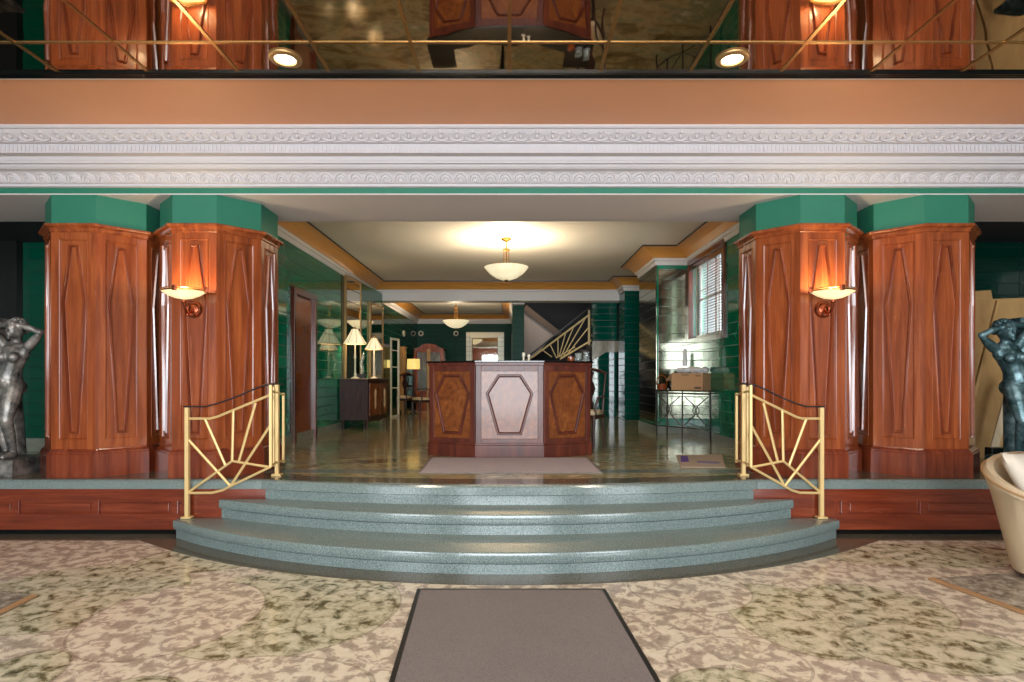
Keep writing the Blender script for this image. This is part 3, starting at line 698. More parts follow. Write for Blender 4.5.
def side_chair(label, loc, rz, seat='seat_cloth', group=None):
    c = thing('side_chair', label, 'chair', loc, group); c.rotation_euler = (0, 0, rz); L = lambda mb, nm, mt, **k: mb.obj(nm, mt, c, shift=False, **k)
    for sx in (-1, 1):
        mb = MB(); mb.tube([(sx * .20, -.20, 0), (sx * .205, -.21, .2), (sx * .21, -.21, .42)], [.016, .02, .026], 8); L(mb, 'leg', 'walnut_dark', smooth=60)
        mb = MB(); mb.tube([(sx * .19, .27, 0), (sx * .19, .21, .25), (sx * .19, .20, .45), (sx * .195, .24, .75), (sx * .20, .30, 1.0)], [.016, .018, .022, .018, .016], 8); L(mb, 'leg', 'walnut_dark', smooth=60)
        mb = MB(); mb.tube([(sx * .21, .21, .68), (sx * .25, 0, .69), (sx * .25, -.15, .68), (sx * .22, -.17, .55), (sx * .215, -.16, .42)], .016, 8); L(mb, 'arm', 'walnut_dark', smooth=60)
    mb = MB(); mb.box(-.225, .225, -.23, .22, .38, .44); L(mb, 'seat_frame', 'walnut_dark', bevel=.01)
    mb = MB(); mb.sweep([(-.215, -.22), (.215, -.22), (.2, .21), (-.2, .21)], [(0, .44), (0, .47), (.03, .495), (.1, .50)], cap0=True, cap1=True); L(mb, 'seat', seat, smooth=60)
    mb = MB(); mb.tube([(-.21, .30, 1.0), (-.1, .31, 1.05), (0, .315, 1.07), (.1, .31, 1.05), (.21, .30, 1.0)], .024, 8); L(mb, 'crest_rail', 'walnut_dark', smooth=60)
    mb = MB(); mb.prism([(-.05, .5), (.05, .5), (.03, .65), (.085, .8), (.04, .92), (.07, 1.04), (-.07, 1.04), (-.04, .92), (-.085, .8), (-.03, .65)], -.008, .008, Frame((0, .255, 0), (1, 0, 0), (0, -.08, 1), (0, -1, -.08))); L(mb, 'splat', 'walnut_dark')
    return c
ch = side_chair('dark wooden armchair beside the outer end of the reception desk', (1.06, 8.15, UP), -.5)

# rugs and mats -------------------------------------------------------------
def rug(name, label, cat, poly, z, mat, edge, w=.03, t=.008):
    r = thing(name, label, cat, (poly[0][0], poly[0][1], z))
    MB().prism(poly_offset(poly, w), z, z + t).obj('pile', mat, r)
    MB().sweep(poly, [(0, z), (0, z + t - .001), (w, z + t - .001), (w, z)]).obj('border', edge, r)
    return r
rug('entrance_mat', 'large grey entrance mat on the marble floor below the steps', 'mat', [(-.53, 1.9), (.76, 1.94), (.655, 3.967), (-.632, 3.967)], .0035, 'mat_grey', 'black', .028)
rug('desk_rug', 'mauve-grey rug on the upper floor in front of the reception desk', 'rug', [(-.895, 5.72), (.92, 5.73), (.915, 6.80), (-.92, 6.80)], UP + .0065, 'rug_mauve', 'mat_grey', .02)
dm = thing('door_mat', 'small beige mat with a purple square on the upper floor by the railing', 'mat', (2.0, 6.4, UP))
def fl(px, py, z=UP): Y = (H - z) * F / (py - HY); return (xx(px, Y), Y)
pl = [fl(681, 468), fl(725.5, 468.5), fl(722, 455.5), fl(676, 456)]
MB().prism(pl, UP + .0062, UP + .013).obj('pile', 'mat_beige', dm)
MB().prism([fl(681, 463), fl(689, 463), fl(687.5, 457.2), fl(680.5, 457.2)], UP + .013, UP + .0145).obj('emblem', 'purple_ink', dm)
MB().prism([fl(697, 464), fl(720, 465), fl(719.5, 463), fl(696.5, 462)], UP + .013, UP + .0145).obj('stripe', 'blue_ink', dm)
lr = rug('lobby_rug', 'thin stone-grey rug with a tan edge under the cream tub chair', 'rug', [fl(928, 580, 0), (xx(1024, 3.35) + .28, 3.05), (4.8, 3.6), (4.8, 4.2), (xx(1000, 4.28), 4.28)], .0005, 'rug_stone', 'rug_stone', .035, .010)
lr2 = rug('lobby_rug', 'pale stone-grey rug with a tan edge on the statue side of the lobby', 'rug', [fl(38, 597, 0), (-3.62, 3.98), (-4.7, 4.1), (-4.7, 3.4), fl(-6, 619, 0)], .0005, 'rug_stone', 'rug_stone', .035, .010)
for r_, p_, q_, sd in ((lr, fl(928, 580, 0), (xx(1024, 3.35) + .28, 3.05), 1), (lr2, fl(38, 597, 0), fl(-6, 619, 0), -1)):
    e_ = (Vector(q_) - Vector(p_)).normalized(); m_ = Vector((-e_.y, e_.x)) * .045 * sd
    MB().prism([p_, q_, (q_[0] + m_.x, q_[1] + m_.y), (p_[0] + m_.x, p_[1] + m_.y)], .0008, .016).obj('binding', 'tan', r_)

# ================================================================== CEILING LIGHTS
def downlight(label, x, y):
    d = thing('downlight', label, 'ceiling light', (x, y, ZC)); mb = MB()
    mb.lathe([(.072, -.002), (.072, -.016), (.085, -.020), (.108, -.012), (.110, -.002)], (x, y, ZC), 28); mb.obj('ring', 'gold', d, smooth=50)
    mb = MB(); mb.lathe([(.070, -.004), (.060, -.010), (.001, -.012)], (x, y, ZC), 24); mb.obj('lens', 'lens_glow', d)
    return d
downlight('round gold downlight in the mirror ceiling, on the brown door side', -1.52, 3.933)
downlight('round gold downlight in the mirror ceiling, on the blinds window side', 1.51, 3.933)
def pendant(label, x, y, zc, z_rim, R):
    p = thing('pendant_lamp', label, 'pendant lamp', (x, y, zc))
    mb = MB(); mb.lathe([(.001, -.06), (.03, -.058), (.06, -.04), (.085, -.03), (.09, -.012), (.085, 0), (.001, 0)], (x, y, zc), 24); mb.obj('canopy', 'brass', p, smooth=40)
    mb = MB(); mb.lathe([(.10, -.006), (.16, -.010), (.20, -.006), (.20, 0), (.10, 0)], (x, y, zc), 32); mb.obj('medallion', 'tray_paint', p, smooth=40)
    mb = MB()
    mb.lathe([(.012, z_rim + .15 - zc), (.04, z_rim + .20 - zc), (.055, z_rim + .22 - zc)][:1] + [(.012, -.05)], (x, y, zc), 8)
    mb.lathe([(.02, -.01), (.055, 0), (.055, .018), (.02, .025)], (x, y, z_rim + (zc - z_rim) * .58), 16)
    for k in range(3):
        a = 2 * PI * k / 3 + .5; mb.tube([(x + .045 * math.cos(a), y + .045 * math.sin(a), z_rim + (zc - z_rim) * .6), (x + .045 * math.cos(a), y + .045 * math.sin(a), z_rim - .06)], .009, 6)
    mb.obj('stem', 'brass', p, smooth=40)
    mb = MB(); pr = [(.01, -.20), (.08, -.195), (.17, -.165), (.26, -.105), (.325, -.035), (.352, 0), (.338, .004), (.31, -.03), (.25, -.095), (.16, -.15), (.02, -.18)]
    mb.lathe([(r * R / .352, z) for r, z in pr], (x, y, z_rim), 40); mb.obj('bowl', 'alabaster', p, smooth=60)
    mb = MB(); mb.lathe([(.001, -.235), (.012, -.228), (.022, -.21), (.03, -.2), (.02, -.19)], (x, y, z_rim), 12); mb.obj('finial', 'brass', p, smooth=50)
    return p
pendant('alabaster bowl pendant lamp hanging over the reception desk', -.05, 9.2, 3.67, 3.205, .35)
pendant('alabaster bowl pendant lamp hanging in the lounge beyond the beam', -1.45, 15.7, 3.60, 3.0, .36)

# ================================================================== SIDEBOARD AND LAMPS
sb = thing('sideboard', 'dark wooden sideboard with inlaid front against the green wall', 'sideboard', (0, 0, 0))
def build_sideboard():
    w, d = 1.17, .53; z0, z1 = .17, .90; sb.location = (-2.60, 10.62, UP); sb.rotation_euler = (0, 0, math.radians(84))
    L = lambda mb, nm, mt, p=sb, **k: mb.obj(nm, mt, p, shift=False, **k)      # local: x along the front, -y is the front, +y the wall
    def bow(t): return -.0 - .035 * math.sin(PI * t / w)
    fp = [(t, bow(t)) for t in [w * k / 12 for k in range(13)]]
    mb = MB(); mb.prism(fp + [(w, d), (0, d)], z0, z1); L(mb, 'carcass', 'walnut_dark')
    mb = MB(); mb.sweep([(-.025, -.02)] + [(t, y - .03) for t, y in fp[1:-1]] + [(w + .025, -.02), (w + .025, d), (-.025, d)], [(.01, z1), (0, z1 + .01), (0, z1 + .03), (.008, z1 + .035)], cap0=True, cap1=True); L(mb, 'top', 'walnut_dark')
    for k in range(2):
        a, b = (.08, .56) if k == 0 else (.61, 1.09)
        ts = [a + (b - a) * i / 6 for i in range(7)]
        mb = MB(); mb.prism([(t, bow(t) - .014) for t in ts] + [(t, bow(t) + .004) for t in ts[::-1]], z0 + .07, z1 - .06); dr = L(mb, 'door', 'burl')
        m_ = (a + b) / 2; fr = Frame((m_, bow(m_) - .014, 0), (1, 0, 0), (0, 0, 1), (0, -1, 0))
        mb = MB(); mb.prism([(-.05, .42), (.0, .36), (.05, .42), (.04, .55), (.06, .68), (0, .74), (-.06, .68), (-.04, .55)], 0, .004, fr); mb.obj('inlay', 'seat_cloth', dr, shift=False)
        mb = MB(); mb.ball((b - .05 if k == 0 else a + .05, bow(m_) - .025, .55), .014, 8, 6); mb.obj('knob', 'brass', dr, shift=False)
    for x in (.04, w - .04):
        for y in (.03, d - .05):
            mb = MB(); mb.tube([(x, y, 0), (x, y, .03), (x, y - .01, .08), (x, y, .20)], [.02, .016, .022, .034], 8); L(mb, 'leg', 'walnut_dark', smooth=50)
    mb = MB(); mb.prism([(.05, .17), (.05, .12), (.2, .15), (w / 2, .11), (w - .2, .15), (w - .05, .12), (w - .05, .17)], 0, .02, Frame((0, .02, 0), (1, 0, 0), (0, 0, 1), (0, -1, 0))); L(mb, 'apron', 'walnut_dark')
    mb = MB(); mb.rect(.08, .42, z0 + .06, z1 - .06, 0, .01, Frame((0, 0, 0), (0, 1, 0), (0, 0, 1), (-1, 0, 0))); L(mb, 'side_panel', 'walnut_dark', bevel=.003)
build_sideboard()
def table_lamp(label, x, y, z, zs0, zs1, R0, R1):
    x += .03
    t = thing('table_lamp', label, 'table lamp', (x, y, z))
    h = zs0 - z
    mb = MB(); mb.lathe([(.075, 0), (.078, .012), (.04, .03), (.018, .05), (.028, .08), (.016, .11), (.014, h * .55), (.026, h * .62), (.014, h * .70), (.010, h + .02)], (x, y, z), 16); mb.obj('base', 'ivory', t, smooth=50)
    mb = MB(); n = 8; vs = []; pr = [(R0, zs0), (R0 * .74, zs0 + (zs1 - zs0) * .33), (R0 * .48, zs0 + (zs1 - zs0) * .68), (R1, zs1)]
    for r, zq in pr: vs += [(x + r * math.cos(2 * PI * (k + .5) / n), y + r * math.sin(2 * PI * (k + .5) / n), zq) for k in range(n)]
    mb.add(vs, [(i * n + k, i * n + (k + 1) % n, (i + 1) * n + (k + 1) % n, (i + 1) * n + k) for i in range(3) for k in range(n)])
    s = mb.obj('shade', 'lamp_cloth', t)
    mb = MB()
    for k in range(n): mb.tube([(x + r * 1.01 * math.cos(2 * PI * (k + .5) / n), y + r * 1.01 * math.sin(2 * PI * (k + .5) / n), zq) for r, zq in pr], .005, 4)
    for r, zq in (pr[0], pr[-1]): mb.tube([(x + r * 1.01 * math.cos(2 * PI * (k + .5) / n), y + r * 1.01 * math.sin(2 * PI * (k + .5) / n), zq) for k in range(n)], .006, 4, closed=True)
    mb.obj('trim_braid', 'tan', s, weld=False)
    mb = MB(); mb.tube([(x, y, zs1 - .01), (x, y, zs1 + .03)], .006, 6); mb.ball((x, y, zs1 + .035), .012, 8, 6); mb.obj('finial', 'brass', t)
zsb = UP + .935
table_lamp('lit cream-shaded table lamp on the sideboard end nearer the brown door', xx(353.5, 10.9), 10.9, zsb, zz(344, 10.9), zz(329, 10.9), .215, .06)
table_lamp('lit cream-shaded table lamp on the sideboard end nearer the lounge', xx(372.6, 11.55), 11.55, zsb, zz(349.5, 11.55), zz(338, 11.55), .185, .05)
o = MB().box(-.08, .08, -.06, .06, 0, .09).obj('keepsake_box', 'black', bevel=.008); o.location = (xx(361, 11.1), 11.1, zsb); tag(o, 'small black box on the sideboard between the two table lamps', 'box')
fg = thing('figurine', 'slim glass figurine on the sideboard between the two lamps', 'figurine', (xx(361.5, 11.35), 11.35, zsb))
x, y = fg.location.x, fg.location.y
MB().lathe([(.05, 0), (.05, .02), (.03, .03)], (x, y, zsb), 14).obj('base', 'brass', fg)
MB().tube([(x, y, zsb + .02), (x + .02, y, zsb + .15), (x - .01, y, zsb + .3), (x + .03, y, zsb + .42), (x + .05, y, zsb + .52)], [.02, .04, .03, .035, .008], 10).obj('body', 'clear_glass', fg, smooth=60)

# ================================================================== LOUNGE FURNITURE
def drum_lamp(label, x, y, zs0, zs1, R):
    t = thing('floor_lamp', label, 'floor lamp', (x, y, UP))
    MB().lathe([(.13, 0), (.13, .015), (.03, .03), (.012, .05), (.012, zs0 - UP + .05)], (x, y, UP), 16).obj('stand', 'black', t, smooth=40)
    MB().lathe([(R, zs0), (R * .96, zs1), (R * .94, zs1), (R * .98, zs0)], (x, y, 0), 24).obj('shade', 'yellow_shade', t, smooth=40)
    MB().tube([(x, y, zs0 + .05), (x, y, zs1 + .06)], .008, 6).obj('finial', 'brass', t)
drum_lamp('floor lamp with yellow drum shade among the lounge armchairs', xx(413.5, 15.2), 15.2, zz(369, 15.2), zz(359, 15.2), .17)
drum_lamp('floor lamp with yellow drum shade behind the tall white frame', xx(392, 14.9), 14.9, zz(367.5, 14.9), zz(360, 14.9), .17)
sf = thing('standing_mirror', 'tall white-framed standing mirror in the lounge', 'mirror', (xx(394, 13.9), 13.9, UP))
f2 = Frame((xx(390, 13.75), 13.75, 0), (.22, .975, 0), (0, 0, 1), (.975, -.22, 0))
MB().sweep([(0, UP), (.5, UP), (.5, zz(338, 13.9)), (0, zz(338, 13.9))], [(0, 0), (0, .03), (.05, .03), (.05, 0)], f2).obj('frame', 'ivory', sf)
MB().rect(.05, .45, UP + .05, zz(338, 13.9) - .05, .0, .01, f2).obj('glass', 'silver_mirror', sf)
for z in (1.2, 1.7, 2.1): MB().rect(.05, .45, z, z + .025, .01, .02, f2).obj('bar', 'ivory', sf)
ck = thing('china_cabinet', 'tall reddish wooden cabinet with glass doors by the back wall', 'cabinet', (-2.2, 17.6, UP))
xa, xb, ya, yb, zt = xx(414, 17.4), xx(444, 17.4), 17.4, 17.9, zz(349, 17.4)
mb = MB(); mb.box(xa, xa + .06, ya, yb, UP, zt); mb.box(xb - .06, xb, ya, yb, UP, zt); mb.box(xa, xb, yb - .03, yb, UP, zt); mb.box(xa, xb, ya, yb, UP, UP + .5); mb.box(xa, xb, ya, yb, zt - .05, zt); mb.obj('carcass', 'cherry', ck)
for z in (1.4, 1.75): MB().box(xa + .06, xb - .06, ya + .06, yb - .03, z, z + .025).obj('shelf', 'cherry', ck)
fr = facing(0, ya, 0); mid = (xa + xb) / 2
for a, b in ((xa + .06, mid), (mid, xb - .06)):
    mb = MB(); mb.sweep([(a, UP + .5), (b, UP + .5), (b, zt - .05), (a, zt - .05)], [(0, -.01), (0, .015), (.05, .015), (.05, -.01)], fr); dr = mb.obj('door', 'cherry', ck)
    mb = MB(); mb.rect(a + .05, b - .05, UP + .55, zt - .1, -.004, .002, fr); mb.obj('door_glass', 'clear_glass', dr)
mb = MB(); n = 10; mb.prism([(xa - .03, zt)] + [(xb + .03, zt)] + [(mid + (xb - xa) * .5 * math.cos(PI * k / n) * .6, zt + .06 + .10 * math.sin(PI * k / n)) for k in range(n + 1)], -.3, .02, fr); mb.obj('pediment', 'cherry', ck)
mb = MB(); mb.box(mid - .06, mid + .04, ya - .03, ya + .02, UP, zt); mb.obj('centre_post', 'plywood', ck)
hc = thing('wooden_cupboard', 'light orange wooden cupboard behind the standing mirror', 'cupboard', (-3.0, 15.4, UP))
xa, xb, ya, yb = -3.1, xx(404.5, 15.7), 15.6, 16.0; zt = zz(348, 15.7)
MB().box(xa, xb, ya, yb, UP + .08, zt).obj('carcass', 'plywood', hc, bevel=.006)
MB().box(xa - .0, xb + .02, ya - .02, yb, zt, zt + .03).obj('top', 'plywood', hc)
fr = facing(0, ya, 0)
for k in range(2):
    a = xa + .03 + k * (xb - xa) / 2; MB().rect(a, a + (xb - xa) / 2 - .05, UP + .12, zt - .05, 0, .015, fr).obj('door', 'plywood', hc, bevel=.003)
for sx in (xa + .04, xb - .04):
    MB().box(sx - .03, sx + .03, ya + .02, ya + .08, UP, UP + .1).obj('leg', 'plywood', hc)
    MB().box(sx - .03, sx + .03, yb - .08, yb - .02, UP, UP + .1).obj('leg', 'plywood', hc)
for px, Y, rz, lb in ((388.5, 16.4, .9, 'dark lounge armchair with cream seat standing behind the standing mirror'), (401.5, 14.6, -.3, 'dark lounge armchair with cream seat just below the drum-shade floor lamp'), (424.5, 13.5, -1.0, 'dark lounge armchair with cream seat closest to the reception desk')):
    dup(ch, (xx(px, Y), Y, UP), lb, rz)['group'] = 'armchairs in the lounge'
fm = thing('overmantel_mirror', 'wide silver mirror-tiled frame mirror on the far green wall', 'mirror', (-.85, 19.6, 2))
xa, xb, za, zb = xx(466, 19.5), xx(504, 19.5), UP + .9, zz(332, 19.5); fr = facing(0, 19.595, 0)
MB().sweep([(xa, za), (xb, za), (xb, zb), (xa, zb)], [(0, 0), (0, .04), (.2, .06), (.22, .02)], fr).obj('frame', 'silver_tile', fm)
MB().rect(xa + .21, xb - .21, za + .21, zb - .21, 0, .02, fr).obj('glass', 'silver_mirror', fm)
for px, lb in ((403.5, 'small round white wall light above the orange cupboard'), (421, 'small round white wall light above the china cabinet'), (456, 'small round white wall light just under the lounge pendant')):
    Y = 19.6 if px > 417 else 18.0
    X = xx(px, Y)
    if px < 417: X = -3.12; Y = X * F / (px - VX)
    d = thing('wall_light', lb, 'wall light', (X, Y, zz(333.5, Y)), 'round wall lights in the lounge')
    fr = facing(X, Y, zz(333.5, Y)) if px > 417 else Frame((X, Y, zz(333.5, Y)), (0, 1, 0), (0, 0, 1), (1, 0, 0))
    ring = [(.09 * math.cos(2 * PI * k / 20), .09 * math.sin(2 * PI * k / 20)) for k in range(20)]
    MB().sweep(ring, [(0, 0), (0, .03), (.02, .04), (.045, .03), (.045, .01)], fr).obj('ring', 'ivory', d, smooth=40)
    MB().sweep(ring, [(.045, .01), (.055, .03), (.08, .04)], fr, cap1=True).obj('lens', 'black_gloss', d, smooth=40)

# stair railing at the far stair --------------------------------------------
fs = thing('sunburst_banister', 'pale gold sunburst banister on the far staircase behind the desk', 'banister', at(560, 340, 14.9))
YB = 14.9; Wp = lambda p, q, d=0: at(p, q, YB) + Vector((0, d, 0))
MB().bar(Wp(589, 310), Wp(589, 345), .05).obj('newel', 'banister_cream', fs)
MB().tube([Wp(526, 361), Wp(536, 354.5), Wp(589, 315)], .028, 6).obj('top_bar', 'banister_cream', fs)
MB().tube([Wp(560, 359), Wp(592, 340)], .026, 6).obj('bottom_bar', 'banister_cream', fs)
for a, b in (((552, 357), (541, 349)), ((556, 357), (550, 344)), ((558, 357), (558, 338)), ((559, 357), (566, 332)), ((561, 357), (574, 326)), ((563, 357), (586, 317)), ((566, 356), (588, 328)), ((556, 358), (575, 347))):
    MB().tube([Wp(*a), Wp(*b)], .015, 6).obj('ray', 'banister_cream', fs)
MB().tube([Wp(524, 359, -.02), Wp(534, 352, -.02), Wp(592, 306, -.02)], .04, 8, flat=.6).obj('handrail', 'black', fs)
st = thing('far_staircase', 'dark staircase rising behind the sunburst banister', 'stairs', (1.2, 15.5, UP))
for k in range(10):
    x0 = .45 + k * .2; z1 = UP + .168 * (k + 3)
    if x0 + .26 > 3.25: break
    MB().box(x0, x0 + .24, 15.0, 15.45, UP if k == 0 else z1 - .3, z1).obj('step', 'brown_grey', st)

# ================================================================== CONSOLE TABLE, BOX
ct = thing('console_table', 'black wrought-iron console table with glass top by the green wall', 'table', (2.7, 9.2, UP))
a, b = Vector((2.41, 9.50)), Vector((3.0, 8.66)); e = (b - a).normalized(); w = (b - a).length; nn = Vector((e.y, -e.x)) * 1.0
cf = Frame((a.x, a.y, UP), (e.x, e.y, 0), (0, 0, 1), (nn.x, nn.y, 0))         # n faces the room
if nn.x > 0: cf = Frame((a.x, a.y, UP), (e.x, e.y, 0), (0, 0, 1), (-nn.x, -nn.y, 0))
D = -.26
MB().rect(-.03, w + .03, .735, .75, D - .02, .02, cf).obj('top', 'black_gloss', ct, bevel=.003)
for u in (0, w):
    for h in (0, D): MB().bar(cf(u, 0, h), cf(u, .735, h), .022).obj('leg', 'wrought', ct)
for h in (0, D): MB().tube([cf(0, .70, h), cf(w, .70, h)], .01, 6).obj('rail', 'wrought', ct)
MB().tube([cf(0, .17, 0), cf(w, .17, 0)], .009, 6).obj('rail', 'wrought', ct)
for k in range(2):
    u0, u1 = k * w / 2, (k + 1) * w / 2; m_ = (u0 + u1) / 2
    for s in (0, 1):
        q = [(u0 + .04, .66), (m_ - .03, .52), (m_ + .03, .37), (u1 - .04, .21)]
        if s: q = [(u1 - .04, .66), (m_ + .03, .52), (m_ - .03, .37), (u0 + .04, .21)]
        MB().tube([cf(u, v, 0) for u, v in q], .008, 6).obj('scroll', 'wrought', ct)
    mb = MB(); mb.tube([cf(m_ + .06 * math.cos(2 * PI * j / 16), .445 + .06 * math.sin(2 * PI * j / 16), .004) for j in range(16)], .006, 6, closed=True); mb.obj('ring', 'wrought', ct)
    if k: MB().bar(cf(u0, 0, 0), cf(u0, .735, 0), .018).obj('leg', 'wrought', ct)
bx = thing('cardboard_box', 'open brown cardboard box on the iron console table', 'box', cf(.55, .752, -.1))
B0, B1 = .30, .90
mb = MB(); mb.rect(B0, B1, .752, .758, D + .02, 0, cf); mb.rect(B0, B1, .752, 1.02, -.005, 0, cf); mb.rect(B0, B1, .752, 1.02, D + .02, D + .025, cf); mb.rect(B0, B0 + .005, .752, 1.02, D + .02, 0, cf); mb.rect(B1 - .005, B1, .752, 1.02, D + .02, 0, cf)
mb.obj('carton', 'card', bx, weld=False)
MB().prism([(B0, 1.02), (B0 - .12, .90), (B0 - .125, .903), (B0, 1.028)], D + .03, -.01, cf).obj('flap', 'card', bx)
mb = MB(); mb.rect(B0 + .2, B0 + .34, .985, 1.0, 0, .002, cf); mb.rect(B1 - .16, B1 - .04, .78, .81, 0, .002, cf); mb.rect(B1 - .14, B1 - .05, .97, .985, 0, .002, cf); mb.obj('printing', 'brown_grey', bx, weld=False)
mb = MB(); random.seed(3)
for k in range(9): mb.ball(cf(B0 + .07 + k * .055, 1.07 + random.uniform(-.01, .02), -.12 + random.uniform(-.05, .05)), (.06, .07, .035 + random.uniform(0, .02)), 10, 6)
o = mb.obj('packing_cloth', 'white_cloth', smooth=80); tag(o, 'crumpled white cloth filling the open cardboard box', 'cloth')
o = MB().lathe([(.035, 0), (.04, .02), (.036, .12), (.03, .2), (.034, .24), (.02, .27), (.004, .28)], (0, 0, 0), 14).obj('tall_vase', 'white_cloth', smooth=60); o.location = cf(.47, 1.135, -.12); tag(o, 'tall white vase standing up out of the cardboard box', 'vase')
o = MB().lathe([(.03, 0), (.032, .01), (.032, .14), (.012, .19), (.011, .25), (.004, .252)], (0, 0, 0), 14).obj('bottle', 'black_gloss', smooth=50); o.location = cf(.30, 1.03, -.19); o.location = cf(.115, .751, -.22); tag(o, 'slim dark bottle on the console table behind the box', 'bottle')
bk = thing('wicker_basket', 'small brown basket on the console table beside the cardboard box', 'basket', cf(.08, .75, -.12))
c0 = cf(.05, .751, -.07)
MB().lathe([(.06, .001), (.075, .01), (.085, .08), (.09, .10), (.08, .10), (.07, .02)], c0, 18).obj('body', 'cherry', bk, smooth=40)
MB().tube([c0 + Vector((.085 * math.cos(t), 0, .10 + .14 * math.sin(t))) for t in [PI * k / 10 for k in range(11)]], .008, 6).obj('handle', 'cherry', bk)

# ================================================================== AISLE THINGS (boards, box)
fr = Frame((4.62, 6.95, UP), (1, .02, 0), (0.0, .22, 1), (0, -1, .22))
o = MB().prism([(0, 0), (1.55, 0), (1.55, 2.12), (0, 2.02)], -.012, .006, fr).obj('plywood_sheet', 'plywood'); tag(o, 'large tan plywood sheet leaning on the wall behind the bronze figure', 'board')
fr = Frame((4.72, 6.80, UP), (1, .02, 0), (.0, .20, 1), (0, -1, .20))
o = MB().prism([(-.02, 0), (1.7, 0), (1.7, 1.98), (.40, 1.93)], -.008, .008, fr).obj('plywood_sheet', 'plywood'); tag(o, 'tan plywood sheet with a slanted edge, in front of the larger sheet', 'board')
o = MB().bar(at(973.5, 396, 6.62), at(998, 301, 6.78), .035).obj('wooden_batten', 'plywood'); tag(o, 'thin tan wooden batten slanting across the plywood sheets', 'batten')
o = MB().prism([(0, 0), (.085, 0), (.085, 1.1), (0, 1.1)], 0, .02, Frame(Vector((xx(985, 6.3), 6.3, UP + .0)), (1, 0, 0), (.42, .18, 1), (0, -1, .18))).obj('pale_plank', 'pale_board'); tag(o, 'pale wooden plank leaning on the plywood, closer to the column', 'plank')
o = MB().prism([(0, 0), (.085, 0), (.085, 1.0), (0, 1.0)], 0, .02, Frame(Vector((xx(999.5, 6.3), 6.33, UP + .0)), (1, 0, 0), (.42, .18, 1), (0, -1, .18))).obj('pale_plank', 'pale_board'); tag(o, 'pale wooden plank leaning on the plywood, half behind the bronze figure', 'plank')
o = MB().box(-.14, .14, -.05, .05, 0, .2).obj('toolbox', 'black', bevel=.01); o.location = (xx(1001, 6.17), 6.17, UP + .006); tag(o, 'low black box on the upper floor beside the last column', 'box')

